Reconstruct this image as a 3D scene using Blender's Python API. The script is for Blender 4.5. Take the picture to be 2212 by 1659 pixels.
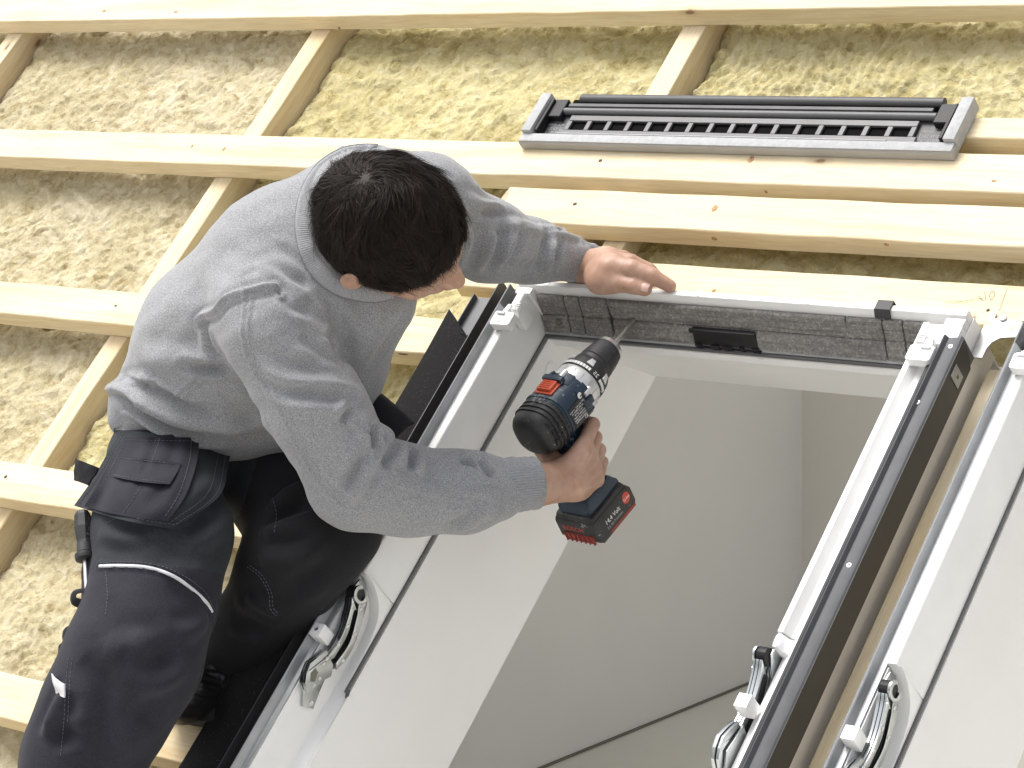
import bpy, bmesh, math, random
import numpy as np
from mathutils import Matrix, Vector
from mathutils.bvhtree import BVHTree

for _o in list(bpy.data.objects):
    bpy.data.objects.remove(_o)
random.seed(7)
rng = np.random.default_rng(7)
col = bpy.context.scene.collection
scene = bpy.context.scene

# ------------------------------------------------------------------ camera
# Roof coordinates: u along the battens (right), v up the slope, n out of the roof
# (n = 0 is the top face of the battens).  World: X = u, Z up, pitch 43.76 degrees.
PITCH = 0.76380461
FPX = 5308.74            # focal length for a 2212 px wide picture
CAM = np.array([2.38900056, -1.88022903, 2.42875501])
RC = np.array([[0.78168142, 0.43785916, -0.44413232],
               [0.08068528, -0.77713033, -0.62414609],
               [-0.61843678, 0.45204845, -0.64279713]])   # roof -> camera (x right, y down, z forward)
cp, sp = math.cos(PITCH), math.sin(PITCH)
M3 = np.array([[1, 0, 0], [0, cp, -sp], [0, sp, cp]])
BASE = np.array([0.0, 0.0, 4.2])                            # roof origin above the ground
M = Matrix(((1, 0, 0, BASE[0]), (0, cp, -sp, BASE[1]), (0, sp, cp, BASE[2]), (0, 0, 0, 1)))


def A(*p):
    return np.array(p, float)


def ray(x, y):
    return RC.T @ A((x - 1106.0) / FPX, (y - 829.5) / FPX, 1.0)


def PZ(x, y, Z):
    return CAM + Z * ray(x, y)


def PN(x, y, n=0.0):
    r = ray(x, y)
    return CAM + r * ((n - CAM[2]) / r[2])


def cdir(x, y, z):
    d = RC.T @ A(x, y, z)
    return d / np.linalg.norm(d)


cam_d = bpy.data.cameras.new('camera')
cam = bpy.data.objects.new('camera', cam_d)
col.objects.link(cam)
Rw = M3 @ RC.T @ np.diag([1, -1, -1])
cw = M3 @ CAM + BASE
cam.matrix_world = Matrix([list(Rw[i]) + [cw[i]] for i in range(3)] + [[0, 0, 0, 1]])
cam_d.sensor_fit = 'HORIZONTAL'
cam_d.sensor_width = 36.0
cam_d.lens = 36.0 * FPX / 2212.0
cam_d.clip_start = 0.05
cam_d.clip_end = 500.0
scene.camera = cam

# ------------------------------------------------------------------ light
SUN_EL, SUN_AZ = math.radians(68), math.radians(-112)      # azimuth from +Y towards +X
world = bpy.data.worlds.new('World')
scene.world = world
world.use_nodes = True
wn, wl = world.node_tree.nodes, world.node_tree.links
wn.clear()
sky = wn.new('ShaderNodeTexSky')
sky.sky_type = 'NISHITA'
sky.sun_disc = False
sky.sun_elevation = SUN_EL
sky.sun_rotation = SUN_AZ
sky.air_density = 1.0
sky.dust_density = 6.0
sky.ozone_density = 1.0
hs = wn.new('ShaderNodeHueSaturation')
hs.inputs['Saturation'].default_value = 0.22
bg = wn.new('ShaderNodeBackground')
bg.inputs['Strength'].default_value = 0.15
wo = wn.new('ShaderNodeOutputWorld')
wl.new(sky.outputs[0], hs.inputs['Color'])
wl.new(hs.outputs[0], bg.inputs['Color'])
wl.new(bg.outputs[0], wo.inputs['Surface'])
sun_d = bpy.data.lights.new('sun', 'SUN')
sun_d.energy = 1.3
sun_d.angle = math.radians(32)
sun_d.color = (1.0, 0.965, 0.91)
sun = bpy.data.objects.new('sun', sun_d)
col.objects.link(sun)
sd = Vector((math.sin(SUN_AZ) * math.cos(SUN_EL), math.cos(SUN_AZ) * math.cos(SUN_EL), math.sin(SUN_EL)))
sun.rotation_euler = sd.to_track_quat('Z', 'Y').to_euler()
scene.view_settings.view_transform = 'Standard'
scene.view_settings.look = 'None'
scene.view_settings.gamma = 1.0
scene.view_settings.use_curve_mapping = False
scene.view_settings.exposure = 0.71
scene.cycles.max_bounces = 6
scene.cycles.diffuse_bounces = 4
scene.cycles.use_denoising = True

# ------------------------------------------------------------------ noise in numpy
_perm = rng.permutation(256)
_perm = np.concatenate([_perm, _perm])
_grad = rng.normal(size=(256, 3))
_grad /= np.linalg.norm(_grad, axis=1)[:, None]


def perlin(p):
    p = np.asarray(p, float)
    i = np.floor(p).astype(int)
    f = p - i
    w = f * f * f * (f * (f * 6 - 15) + 10)
    i &= 255
    res = 0
    for dx in (0, 1):
        hx = _perm[(i[..., 0] + dx) & 255]
        wx = w[..., 0] if dx else 1 - w[..., 0]
        for dy in (0, 1):
            hy = _perm[(hx + i[..., 1] + dy) & 511]
            wy = w[..., 1] if dy else 1 - w[..., 1]
            for dz in (0, 1):
                h = _perm[(hy + i[..., 2] + dz) & 511]
                wz = w[..., 2] if dz else 1 - w[..., 2]
                g = _grad[h]
                res = res + wx * wy * wz * (g[..., 0] * (f[..., 0] - dx) + g[..., 1] * (f[..., 1] - dy) + g[..., 2] * (f[..., 2] - dz))
    return res * 1.6


def fbm(p, o=4, g=0.5):
    a, s, r = 1.0, 1.0, 0
    for k in range(o):
        r = r + a * perlin(p * s + 17.3 * k)
        a *= g
        s *= 2.03
    return r


# ------------------------------------------------------------------ materials
MATS = {}


def newmat(name):
    m = bpy.data.materials.new(name)
    m.use_nodes = True
    nt = m.node_tree
    b = nt.nodes['Principled BSDF']
    MATS[name] = m
    return m, nt, b


def N(nt, kind, **kw):
    n = nt.nodes.new(kind)
    for k, v in kw.items():
        if k.startswith('i_'):
            n.inputs[k[2:].replace('_', ' ')].default_value = v
        else:
            setattr(n, k, v)
    return n


def ramp(nt, src, stops, interp='LINEAR'):
    r = nt.nodes.new('ShaderNodeValToRGB')
    r.color_ramp.interpolation = interp
    while len(r.color_ramp.elements) < len(stops):
        r.color_ramp.elements.new(0.5)
    for e, (p, c) in zip(r.color_ramp.elements, stops):
        e.position = p
        e.color = c if len(c) == 4 else (*c, 1)
    nt.links.new(src, r.inputs[0])
    return r


def mixc(nt, fac, a, b, mode='MIX'):
    m = nt.nodes.new('ShaderNodeMix')
    m.data_type = 'RGBA'
    m.blend_type = mode
    for k, s in ((0, fac), (6, a), (7, b)):
        if hasattr(s, 'links'):
            nt.links.new(s, m.inputs[k])
        else:
            m.inputs[k].default_value = s if k == 0 else ((*s, 1) if len(s) == 3 else s)
    return m.outputs[2]


def coords(nt, scale=(1, 1, 1), rand=0.0, rot=(0, 0, 0)):
    tc = nt.nodes.new('ShaderNodeTexCoord')
    mp = nt.nodes.new('ShaderNodeMapping')
    mp.inputs['Scale'].default_value = scale
    mp.inputs['Rotation'].default_value = rot
    src = tc.outputs['Object']
    if rand:
        oi = nt.nodes.new('ShaderNodeObjectInfo')
        ml = nt.nodes.new('ShaderNodeMath')
        ml.operation = 'MULTIPLY'
        ml.inputs[1].default_value = rand
        nt.links.new(oi.outputs['Random'], ml.inputs[0])
        va = nt.nodes.new('ShaderNodeVectorMath')
        va.operation = 'ADD'
        nt.links.new(src, va.inputs[0])
        nt.links.new(ml.outputs[0], va.inputs[1])
        src = va.outputs[0]
    nt.links.new(src, mp.inputs['Vector'])
    return mp.outputs[0]


def bump(nt, b, src, strength=0.3, dist=0.002, prev=None):
    bp = nt.nodes.new('ShaderNodeBump')
    bp.inputs['Strength'].default_value = strength
    bp.inputs['Distance'].default_value = dist
    nt.links.new(src, bp.inputs['Height'])
    if prev is not None:
        nt.links.new(prev, bp.inputs['Normal'])
    nt.links.new(bp.outputs[0], b.inputs['Normal'])
    return bp.outputs[0]


def noise(nt, vec, scale, detail=4.0, rough=0.55, dist=0.0):
    n = nt.nodes.new('ShaderNodeTexNoise')
    n.inputs['Scale'].default_value = scale
    n.inputs['Detail'].default_value = detail
    n.inputs['Roughness'].default_value = rough
    n.inputs['Distortion'].default_value = dist
    nt.links.new(vec, n.inputs['Vector'])
    return n


def wood(name, axis, base, dark, knot=(0.16, 0.075, 0.03), warm=0.5):
    """pine: grain runs along the local axis 0 (u) or 1 (v)"""
    m, nt, b = newmat(name)
    sc_long, sc_x = 1.6, 26.0
    s = (sc_long, sc_x, sc_x) if axis == 0 else (sc_x, sc_long, sc_x)
    v = coords(nt, s, rand=9.0)
    g = noise(nt, v, 1.0, 6, 0.6, 0.4)
    fine = noise(nt, coords(nt, tuple(k * 9 for k in s), rand=9.0), 1.0, 3, 0.6)
    big = noise(nt, coords(nt, (2.2, 3.0, 3.0), rand=5.0), 1.0, 3)
    r1 = ramp(nt, g.outputs[0], [(0.32, base), (0.5, tuple(0.92 * k for k in base)), (0.68, dark)])
    r2 = ramp(nt, fine.outputs[0], [(0.35, (0.82, 0.77, 0.70)), (0.6, (1, 1, 1))])
    c = mixc(nt, 0.55, r1.outputs[0], r2.outputs[0], 'MULTIPLY')
    rb = ramp(nt, big.outputs[0], [(0.35, (1, 1, 1)), (0.7, (0.96, 0.87, 0.72))])
    c = mixc(nt, warm, c, rb.outputs[0], 'MULTIPLY')
    # knots
    ks = (5.5, 13.0, 13.0) if axis == 0 else (13.0, 5.5, 13.0)
    vo = nt.nodes.new('ShaderNodeTexVoronoi')
    vo.inputs['Randomness'].default_value = 1.0
    vo.inputs['Scale'].default_value = 1.0
    kn = noise(nt, coords(nt, (60, 60, 60)), 1.0, 2)
    nt.links.new(coords(nt, ks, rand=9.0), vo.inputs['Vector'])
    ad = N(nt, 'ShaderNodeMath', operation='MULTIPLY_ADD')
    nt.links.new(kn.outputs[0], ad.inputs[0])
    ad.inputs[1].default_value = 0.06
    nt.links.new(vo.outputs['Distance'], ad.inputs[2])
    kr = ramp(nt, ad.outputs[0], [(0.07, (1, 1, 1)), (0.10, (0.35, 0.35, 0.35)), (0.2, (0, 0, 0))])
    wn_ = N(nt, 'ShaderNodeTexWhiteNoise', noise_dimensions='3D')
    nt.links.new(vo.outputs['Color'], wn_.inputs['Vector'])
    gt = N(nt, 'ShaderNodeMath', operation='GREATER_THAN')
    gt.inputs[1].default_value = 0.55
    nt.links.new(wn_.outputs['Value'], gt.inputs[0])
    mu = N(nt, 'ShaderNodeMath', operation='MULTIPLY')
    nt.links.new(gt.outputs[0], mu.inputs[0])
    nt.links.new(kr.outputs[0], mu.inputs[1])
    mu2 = N(nt, 'ShaderNodeMath', operation='MULTIPLY')
    nt.links.new(mu.outputs[0], mu2.inputs[0])
    mu2.inputs[1].default_value = 0.8
    c = mixc(nt, mu2.outputs[0], c, knot)
    nt.links.new(c, b.inputs['Base Color'])
    b.inputs['Roughness'].default_value = 0.72
    b.inputs['Specular IOR Level'].default_value = 0.25
    bump(nt, b, fine.outputs[0], 0.45, 0.0012)
    return m


wood('pine_u', 0, (0.79, 0.695, 0.505), (0.69, 0.565, 0.36))
wood('pine_v', 1, (0.78, 0.675, 0.48), (0.66, 0.52, 0.325))
wood('pine_board', 1, (0.80, 0.715, 0.54), (0.71, 0.57, 0.36), warm=0.9)
wood('pine_rough', 0, (0.80, 0.70, 0.51), (0.70, 0.57, 0.36), warm=0.9)


def simple(name, colr, rough=0.5, metal=0.0, spec=0.5, nscale=0.0, namt=0.06, bumpd=0.0, bscale=None, bstr=0.3, coat=0.0, specks=0.0):
    m, nt, b = newmat(name)
    b.inputs['Roughness'].default_value = rough
    b.inputs['Metallic'].default_value = metal
    b.inputs['Specular IOR Level'].default_value = spec
    b.inputs['Coat Weight'].default_value = coat
    if nscale:
        v = coords(nt)
        n = noise(nt, v, nscale, 4)
        lo = tuple(max(0, k * (1 - namt)) for k in colr)
        hi = tuple(min(1, k * (1 + namt)) for k in colr)
        r = ramp(nt, n.outputs[0], [(0.3, lo), (0.7, hi)])
        cc_ = r.outputs[0]
        if specks:
            ns = noise(nt, coords(nt, (1, 1, 1)), 210, 3, 0.6, 0.3)
            nm = noise(nt, coords(nt, (1, 1, 1)), 28, 2)
            ml = N(nt, 'ShaderNodeMath', operation='MULTIPLY')
            nt.links.new(ns.outputs[0], ml.inputs[0])
            nt.links.new(nm.outputs[0], ml.inputs[1])
            rs = ramp(nt, ml.outputs[0], [(0.36, (0, 0, 0)), (0.40, (specks, specks, specks))])
            cc_ = mixc(nt, rs.outputs[0], cc_, (0.42, 0.41, 0.39))
        nt.links.new(cc_, b.inputs['Base Color'])
        rr = N(nt, 'ShaderNodeMapRange')
        rr.inputs['To Min'].default_value = max(0, rough - 0.1)
        rr.inputs['To Max'].default_value = min(1, rough + 0.1)
        n2 = noise(nt, v, nscale * 0.37, 5)
        nt.links.new(n2.outputs[0], rr.inputs['Value'])
        nt.links.new(rr.outputs[0], b.inputs['Roughness'])
    else:
        b.inputs['Base Color'].default_value = (*colr, 1)
    if bumpd:
        v = coords(nt)
        n3 = noise(nt, v, bscale or nscale * 4, 4, 0.6)
        bump(nt, b, n3.outputs[0], bstr, bumpd)
    return m


simple('white_plastic', (0.79, 0.79, 0.78), 0.32, nscale=14, namt=0.035)
simple('white_lining', (0.785, 0.78, 0.765), 0.5, nscale=5, namt=0.03)
simple('frame_side', (0.84, 0.815, 0.775), 0.6, nscale=5, namt=0.05)
simple('wall_paint', (0.685, 0.68, 0.662), 0.8, nscale=2.5, namt=0.03)
simple('wall_paint_lit', (0.77, 0.75, 0.705), 0.8, nscale=2.5, namt=0.03)  # wall paint lightened for the back wall, light put into the colour
simple('floor_paint', (0.72, 0.71, 0.66), 0.7, nscale=2.5, namt=0.03)
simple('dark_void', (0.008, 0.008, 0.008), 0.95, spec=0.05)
simple('seam_dark', (0.16, 0.15, 0.12), 0.8)
simple('anthracite', (0.070, 0.073, 0.079), 0.42, metal=0.0, spec=0.5, nscale=40, namt=0.12)
simple('grey_profile', (0.34, 0.35, 0.36), 0.36, metal=0.35, nscale=30, namt=0.08)
simple('dark_brown_metal', (0.036, 0.034, 0.031), 0.5, nscale=14, namt=0.10)
simple('rubber', (0.028, 0.028, 0.030), 0.6, nscale=60, namt=0.25)
simple('black_plastic', (0.011, 0.011, 0.012), 0.5, spec=0.3, nscale=30, namt=0.2)
simple('galvanised', (0.37, 0.38, 0.38), 0.5, metal=0.6, nscale=70, namt=0.10)
simple('zinc', (0.44, 0.46, 0.465), 0.22, metal=1.0, nscale=25, namt=0.12)
simple('steel', (0.70, 0.70, 0.69), 0.30, metal=1.0, nscale=40, namt=0.08)
simple('vent_grey', (0.33, 0.325, 0.315), 0.48, nscale=20, namt=0.05)
simple('vent_felt', (0.39, 0.395, 0.40), 0.9, nscale=120, namt=0.10, bumpd=0.001, bscale=400)
simple('vent_dark', (0.045, 0.046, 0.049), 0.5, nscale=30, namt=0.1)
simple('vent_mid', (0.095, 0.096, 0.099), 0.46, nscale=30, namt=0.08)
simple('ground', (0.42, 0.41, 0.385), 0.95, nscale=0.8, namt=0.25, bumpd=0.02, bscale=12)
simple('drill_blue', (0.010, 0.025, 0.046), 0.45, nscale=22, namt=0.22, bumpd=0.0003, bscale=900, specks=0.5)
simple('drill_black', (0.018, 0.018, 0.019), 0.55, nscale=30, namt=0.35, bumpd=0.0004, bscale=700, specks=0.6)
simple('drill_silver', (0.62, 0.62, 0.61), 0.38, metal=0.55, nscale=25, namt=0.08)
simple('drill_orange', (0.52, 0.075, 0.025), 0.45, nscale=40, namt=0.15)
simple('drill_red', (0.22, 0.028, 0.020), 0.5, nscale=40, namt=0.15)
simple('print_white', (0.72, 0.72, 0.70), 0.6)
simple('print_red', (0.50, 0.06, 0.03), 0.6)
simple('print_grey', (0.30, 0.30, 0.30), 0.6)
simple('pencil', (0.16, 0.14, 0.12), 0.9)
simple('knot_brown', (0.40, 0.245, 0.125), 0.8, nscale=300, namt=0.5)
simple('knot_dark', (0.10, 0.060, 0.035), 0.85)
simple('reflective', (0.60, 0.61, 0.63), 0.4, nscale=60, namt=0.06)
simple('thread', (0.11, 0.115, 0.14), 0.8)
simple('shoe_leather', (0.016, 0.015, 0.015), 0.36, nscale=30, namt=0.3, bumpd=0.001, bscale=160)
simple('nail', (0.60, 0.40, 0.34), 0.32)

# foam strip: black open-cell foam with bright specks
m, nt, b = newmat('black_foam')
v = coords(nt)
n1 = noise(nt, v, 420, 2, 0.5)
r = ramp(nt, n1.outputs[0], [(0.0, (0.010, 0.010, 0.010)), (0.66, (0.016, 0.016, 0.016)), (0.76, (0.10, 0.10, 0.10))])
nt.links.new(r.outputs[0], b.inputs['Base Color'])
b.inputs['Roughness'].default_value = 0.95
b.inputs['Specular IOR Level'].default_value = 0.15
bump(nt, b, n1.outputs[0], 0.6, 0.002)

# expanded bead foam
m, nt, b = newmat('bead_foam')
v = coords(nt)
vo = N(nt, 'ShaderNodeTexVoronoi')
vo.inputs['Scale'].default_value = 330
nt.links.new(v, vo.inputs['Vector'])
n1 = noise(nt, coords(nt, (12, 260, 260)), 1.0, 3, 0.6)
n2 = noise(nt, v, 30, 3)
rv = ramp(nt, vo.outputs['Color'], [(0.1, (0.155, 0.15, 0.142)), (0.6, (0.205, 0.199, 0.19)), (0.97, (0.32, 0.31, 0.295))])
rl = ramp(nt, n1.outputs[0], [(0.36, (0.55, 0.55, 0.55)), (0.5, (1, 1, 1))])
c = mixc(nt, 0.7, rv.outputs[0], rl.outputs[0], 'MULTIPLY')
r2 = ramp(nt, n2.outputs[0], [(0.3, (0.8, 0.8, 0.8)), (0.7, (1.1, 1.08, 1.04))])
c = mixc(nt, 0.8, c, r2.outputs[0], 'MULTIPLY')
nt.links.new(c, b.inputs['Base Color'])
b.inputs['Roughness'].default_value = 0.8
bn = bump(nt, b, vo.outputs['Distance'], 0.5, 0.0015)
bump(nt, b, n1.outputs[0], 0.5, 0.002, bn)


def wool(name, c0, c1, c2):
    m, nt, b = newmat(name)
    v = coords(nt, rand=4.0)
    n1 = noise(nt, v, 30, 6, 0.66, 0.8)
    n2 = noise(nt, v, 190, 4, 0.65, 0.4)
    n3 = noise(nt, v, 4.0, 3, 0.5)
    # torn flakes: cells of a warped Voronoi pattern, each with its own height and tone
    wp = noise(nt, v, 20, 3, 0.6)
    mw = N(nt, 'ShaderNodeVectorMath', operation='SCALE')
    mw.inputs['Scale'].default_value = 0.055
    nt.links.new(wp.outputs['Color'], mw.inputs[0])
    va = N(nt, 'ShaderNodeVectorMath', operation='ADD')
    nt.links.new(v, va.inputs[0])
    nt.links.new(mw.outputs[0], va.inputs[1])
    vo = N(nt, 'ShaderNodeTexVoronoi', feature='SMOOTH_F1')
    vo.inputs['Scale'].default_value = 62
    vo.inputs['Smoothness'].default_value = 0.25
    nt.links.new(va.outputs[0], vo.inputs['Vector'])
    bw = N(nt, 'ShaderNodeRGBToBW')
    nt.links.new(vo.outputs['Color'], bw.inputs[0])
    r = ramp(nt, n1.outputs[0], [(0.30, c2), (0.43, c0), (0.62, c1)])  # low stop paints shade into the cracks as brown
    r2 = ramp(nt, n2.outputs[0], [(0.3, (0.80, 0.78, 0.73)), (0.62, (1.0, 1.0, 1.0))])
    c = mixc(nt, 0.7, r.outputs[0], r2.outputs[0], 'MULTIPLY')
    rv = ramp(nt, bw.outputs[0], [(0.2, (0.86, 0.84, 0.78)), (0.7, (1.03, 1.03, 1.03))])
    c = mixc(nt, 0.9, c, rv.outputs[0], 'MULTIPLY')
    r3 = ramp(nt, n3.outputs[0], [(0.35, (0.90, 0.88, 0.80)), (0.65, (1.03, 1.03, 1.03))])
    c = mixc(nt, 0.9, c, r3.outputs[0], 'MULTIPLY')
    nt.links.new(c, b.inputs['Base Color'])
    b.inputs['Roughness'].default_value = 0.95
    b.inputs['Specular IOR Level'].default_value = 0.1
    bn = bump(nt, b, bw.outputs[0], 0.45, 0.007)
    bn = bump(nt, b, n2.outputs[0], 0.45, 0.003, bn)
    bump(nt, b, n1.outputs[0], 0.6, 0.010, bn)


wool('wool_beige', (0.53, 0.472, 0.325), (0.61, 0.56, 0.425), (0.35, 0.285, 0.165))
wool('wool_yellow', (0.52, 0.462, 0.255), (0.59, 0.54, 0.345), (0.32, 0.26, 0.11))

# ------------------------------------------------------------------ mesh helpers
ORIG = {}


def raw(name, V, F, mat, smooth=False, auto=None):
    me = bpy.data.meshes.new(name)
    V = np.asarray(V, dtype=np.float32)
    if isinstance(F, np.ndarray):
        me.vertices.add(len(V))
        me.vertices.foreach_set('co', V.ravel())
        k = F.shape[1]
        me.loops.add(F.size)
        me.loops.foreach_set('vertex_index', F.astype(np.int32).ravel())
        me.polygons.add(len(F))
        me.polygons.foreach_set('loop_start', np.arange(0, F.size, k, dtype=np.int32))
        me.polygons.foreach_set('loop_total', np.full(len(F), k, dtype=np.int32))
        me.update(calc_edges=True)
    else:
        me.from_pydata([tuple(map(float, p)) for p in V], [], [tuple(f) for f in F])
        me.update()
    if mat:
        me.materials.append(MATS[mat])
    if smooth:
        me.shade_smooth()
        if auto is not None:
            me.set_sharp_from_angle(angle=math.radians(auto))
    return me


def thing(name, label, cat, at=(0, 0, 0), group=None):
    o = bpy.data.objects.new(name, None)
    o.empty_display_size = 0.05
    col.objects.link(o)
    o.matrix_world = M @ Matrix.Translation(Vector([float(k) for k in at]))
    ORIG[o] = A(*at)
    o['label'] = label
    o['category'] = cat
    if group:
        o['group'] = group
    return o


def obj(name, V, F, mat, parent=None, label=None, cat=None, group=None, kind=None, smooth=False, auto=None, at=None):
    V = np.asarray(V, float)
    if parent is None:
        o_ = A(*at) if at is not None else V.mean(0) if len(V) else A(0, 0, 0)
    else:
        o_ = ORIG[parent]
    me = raw(name, V - o_, F, mat, smooth, auto)
    o = bpy.data.objects.new(name, me)
    col.objects.link(o)
    ORIG[o] = o_
    if parent is None:
        o.matrix_world = M @ Matrix.Translation(Vector([float(k) for k in o_]))
    else:
        o.parent = parent
    for k, val in (('label', label), ('category', cat), ('group', group), ('kind', kind)):
        if val:
            o[k] = val
    return o


def merge(*parts):
    V, F, k = [], [], 0
    for v, f in parts:
        v = np.asarray(v, float)
        V.append(v)
        F += [[i + k for i in q] for q in f]
        k += len(v)
    return np.concatenate(V), F


def box(u0, u1, v0, v1, n0, n1, bev=0.0, seg=1):
    bm = bmesh.new()
    bmesh.ops.create_cube(bm, size=1.0)
    for q in bm.verts:
        q.co = Vector(((u0 + u1) / 2 + q.co.x * (u1 - u0), (v0 + v1) / 2 + q.co.y * (v1 - v0), (n0 + n1) / 2 + q.co.z * (n1 - n0)))
    if bev:
        bmesh.ops.bevel(bm, geom=list(bm.edges), offset=bev, segments=seg, profile=0.6, affect='EDGES')
    V = [tuple(q.co) for q in bm.verts]
    bm.verts.index_update()
    F = [[q.index for q in f.verts] for f in bm.faces]
    bm.free()
    return V, F


def xform(VF, o, X, Y, Z):
    """place local geometry at o with axes X Y Z (rows)"""
    V, F = VF
    V = np.asarray(V, float)
    B = np.stack([X, Y, Z])
    V = A(*o) + V @ B
    if np.linalg.det(B) < 0:
        F = [list(f)[::-1] for f in F]
    return V, F


def extrude(poly, a, b, axis=1, bev=0):
    """closed polygon (p,q) extruded along an axis: axis 1 -> (u,n) along v; axis 0 -> (v,n) along u; axis 2 -> (u,v) along n"""
    k = len(poly)
    V = []
    for t in (a, b):
        for p, q in poly:
            V.append({0: (t, p, q), 1: (p, t, q), 2: (p, q, t)}[axis])
    F = [[i, (i + 1) % k, k + (i + 1) % k, k + i] for i in range(k)]
    F += [list(range(k))[::-1], list(range(k, 2 * k))]
    bm = bmesh.new()
    vs = [bm.verts.new(p) for p in V]
    for f in F:
        bm.faces.new([vs[i] for i in f])
    bmesh.ops.recalc_face_normals(bm, faces=bm.faces)
    if bev:
        es = [e for e in bm.edges if len(e.link_faces) == 2 and e.calc_face_angle(0) > 0.35]
        bmesh.ops.bevel(bm, geom=es, offset=bev, segments=2, profile=0.6, affect='EDGES')
    bm.verts.index_update()
    out = [tuple(q.co) for q in bm.verts], [[q.index for q in f.verts] for f in bm.faces]
    bm.free()
    return out


def frame_of(d):
    d = d / np.linalg.norm(d)
    h = A(0, 0, 1) if abs(d[2]) < 0.9 else A(1, 0, 0)
    x = np.cross(h, d)
    x /= np.linalg.norm(x)
    return x, np.cross(d, x), d


def tube(pts, rad, sides=12, caps=True, flat=1.0, up=None):
    P = np.asarray(pts, float)
    n = len(P)
    R = np.full(n, rad, float) if np.isscalar(rad) else np.asarray(rad, float)
    T = np.gradient(P, axis=0)
    T /= np.linalg.norm(T, axis=1)[:, None]
    x = None
    V = []
    for i in range(n):
        if x is None:
            x = np.asarray(up, float) if up is not None else frame_of(T[0])[0]
        x = x - T[i] * (x @ T[i])
        x /= np.linalg.norm(x)
        y = np.cross(T[i], x)
        for k in range(sides):
            a = 2 * math.pi * k / sides
            V.append(P[i] + R[i] * (math.cos(a) * x + flat * math.sin(a) * y))
    F = []
    for i in range(n - 1):
        for k in range(sides):
            k2 = (k + 1) % sides
            F.append([i * sides + k, i * sides + k2, (i + 1) * sides + k2, (i + 1) * sides + k])
    if caps:
        F.append(list(range(sides))[::-1])
        F.append(list(range((n - 1) * sides, n * sides)))
    return np.array(V), F


def lathe(o, d, prof, sides=24, x=None, sq=0.0):
    """profile [(t, r)] round axis d from o; sq > 0 squares the section"""
    if x is None:
        x, y, d = frame_of(np.asarray(d, float))
    else:
        d = d / np.linalg.norm(d)
        x = x - d * (x @ d)
        x /= np.linalg.norm(x)
        y = np.cross(d, x)
    V, F = [], []
    for t, r in prof:
        for k in range(sides):
            a = 2 * math.pi * k / sides
            c_, s_ = math.cos(a), math.sin(a)
            rr = r
            if sq:
                e = 2 + 6 * sq
                rr = r / (abs(c_) ** e + abs(s_) ** e) ** (1 / e)
            V.append(A(*o) + d * t + rr * (c_ * x + s_ * y))
    for i in range(len(prof) - 1):
        for k in range(sides):
            k2 = (k + 1) % sides
            F.append([i * sides + k, i * sides + k2, (i + 1) * sides + k2, (i + 1) * sides + k])
    F.append(list(range(sides))[::-1])
    F.append(list(range((len(prof) - 1) * sides, len(prof) * sides)))
    return np.array(V), F


def smooth_poly(pts, n=8):
    """Catmull-Rom through points"""
    P = [np.asarray(p, float) for p in pts]
    P = [2 * P[0] - P[1]] + P + [2 * P[-1] - P[-2]]
    out = []
    for i in range(1, len(P) - 2):
        for t in np.linspace(0, 1, n, endpoint=False):
            a, b_, c_, d_ = P[i - 1], P[i], P[i + 1], P[i + 2]
            out.append(0.5 * (2 * b_ + (c_ - a) * t + (2 * a - 5 * b_ + 4 * c_ - d_) * t * t + (3 * b_ - a - 3 * c_ + d_) * t ** 3))
    out.append(P[-2])
    return np.array(out)


def copy_tree(o, parent=None):
    c = o.copy()
    col.objects.link(c)
    if parent is not None:
        c.parent = parent
    ORIG[c] = ORIG[o]
    for ch in list(o.children):
        copy_tree(ch, c)
    return c
# ------------------------------------------------------------------ ground and room
def sheet(name, corners_world, mat, thick=None):
    """flat structure given in world coordinates"""
    me = raw(name, corners_world, [[0, 1, 2, 3]], mat)
    o = bpy.data.objects.new(name, me)
    col.objects.link(o)
    o['kind'] = 'structure'
    return o


def wbox(name, x0, x1, y0, y1, z0, z1, mat):
    V, F = box(x0, x1, y0, y1, z0, z1)
    o = bpy.data.objects.new(name, raw(name, V, F, mat))
    col.objects.link(o)
    o['kind'] = 'structure'
    return o


sheet('ground', [(-150, -150, 0), (150, -150, 0), (150, 150, 0), (-150, 150, 0)], 'ground')
BZ = BASE[2]
ROOM_U, ROOM_Y, ROOM_Z = -0.40, 1.44, -0.975
tn = math.tan(PITCH)
_V, _F = extrude([(-0.60, ROOM_Z), (ROOM_Y, ROOM_Z), (ROOM_Y, ROOM_Y * tn - 0.37), (-0.60, -0.60 * tn - 0.37)], ROOM_U - 0.12, ROOM_U, 0)
o = bpy.data.objects.new('room_wall_left', raw('room_wall_left', np.array(_V) + BASE, _F, 'wall_paint'))
col.objects.link(o)
o['kind'] = 'structure'
wbox('room_wall_back', ROOM_U - 0.12, 3.6, ROOM_Y, ROOM_Y + 0.12, BZ + ROOM_Z, BZ + 0.62, 'wall_paint_lit')
wbox('room_floor', ROOM_U - 0.12, 3.6, -1.25, ROOM_Y + 0.12, BZ + ROOM_Z - 0.2, BZ + ROOM_Z - 0.004, 'floor_paint')
# shadow gap between wall and floor, with a thin cover strip
o = wbox('floor_seam', ROOM_U + 0.0005, ROOM_U + 0.005, -1.2, ROOM_Y - 0.002, BZ + ROOM_Z - 0.003, BZ + ROOM_Z + 0.001, 'seam_dark')
wbox('house_wall', ROOM_U - 0.3, 3.6, -1.45, -1.25, 0, BZ - 1.5, 'wall_paint')


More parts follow.
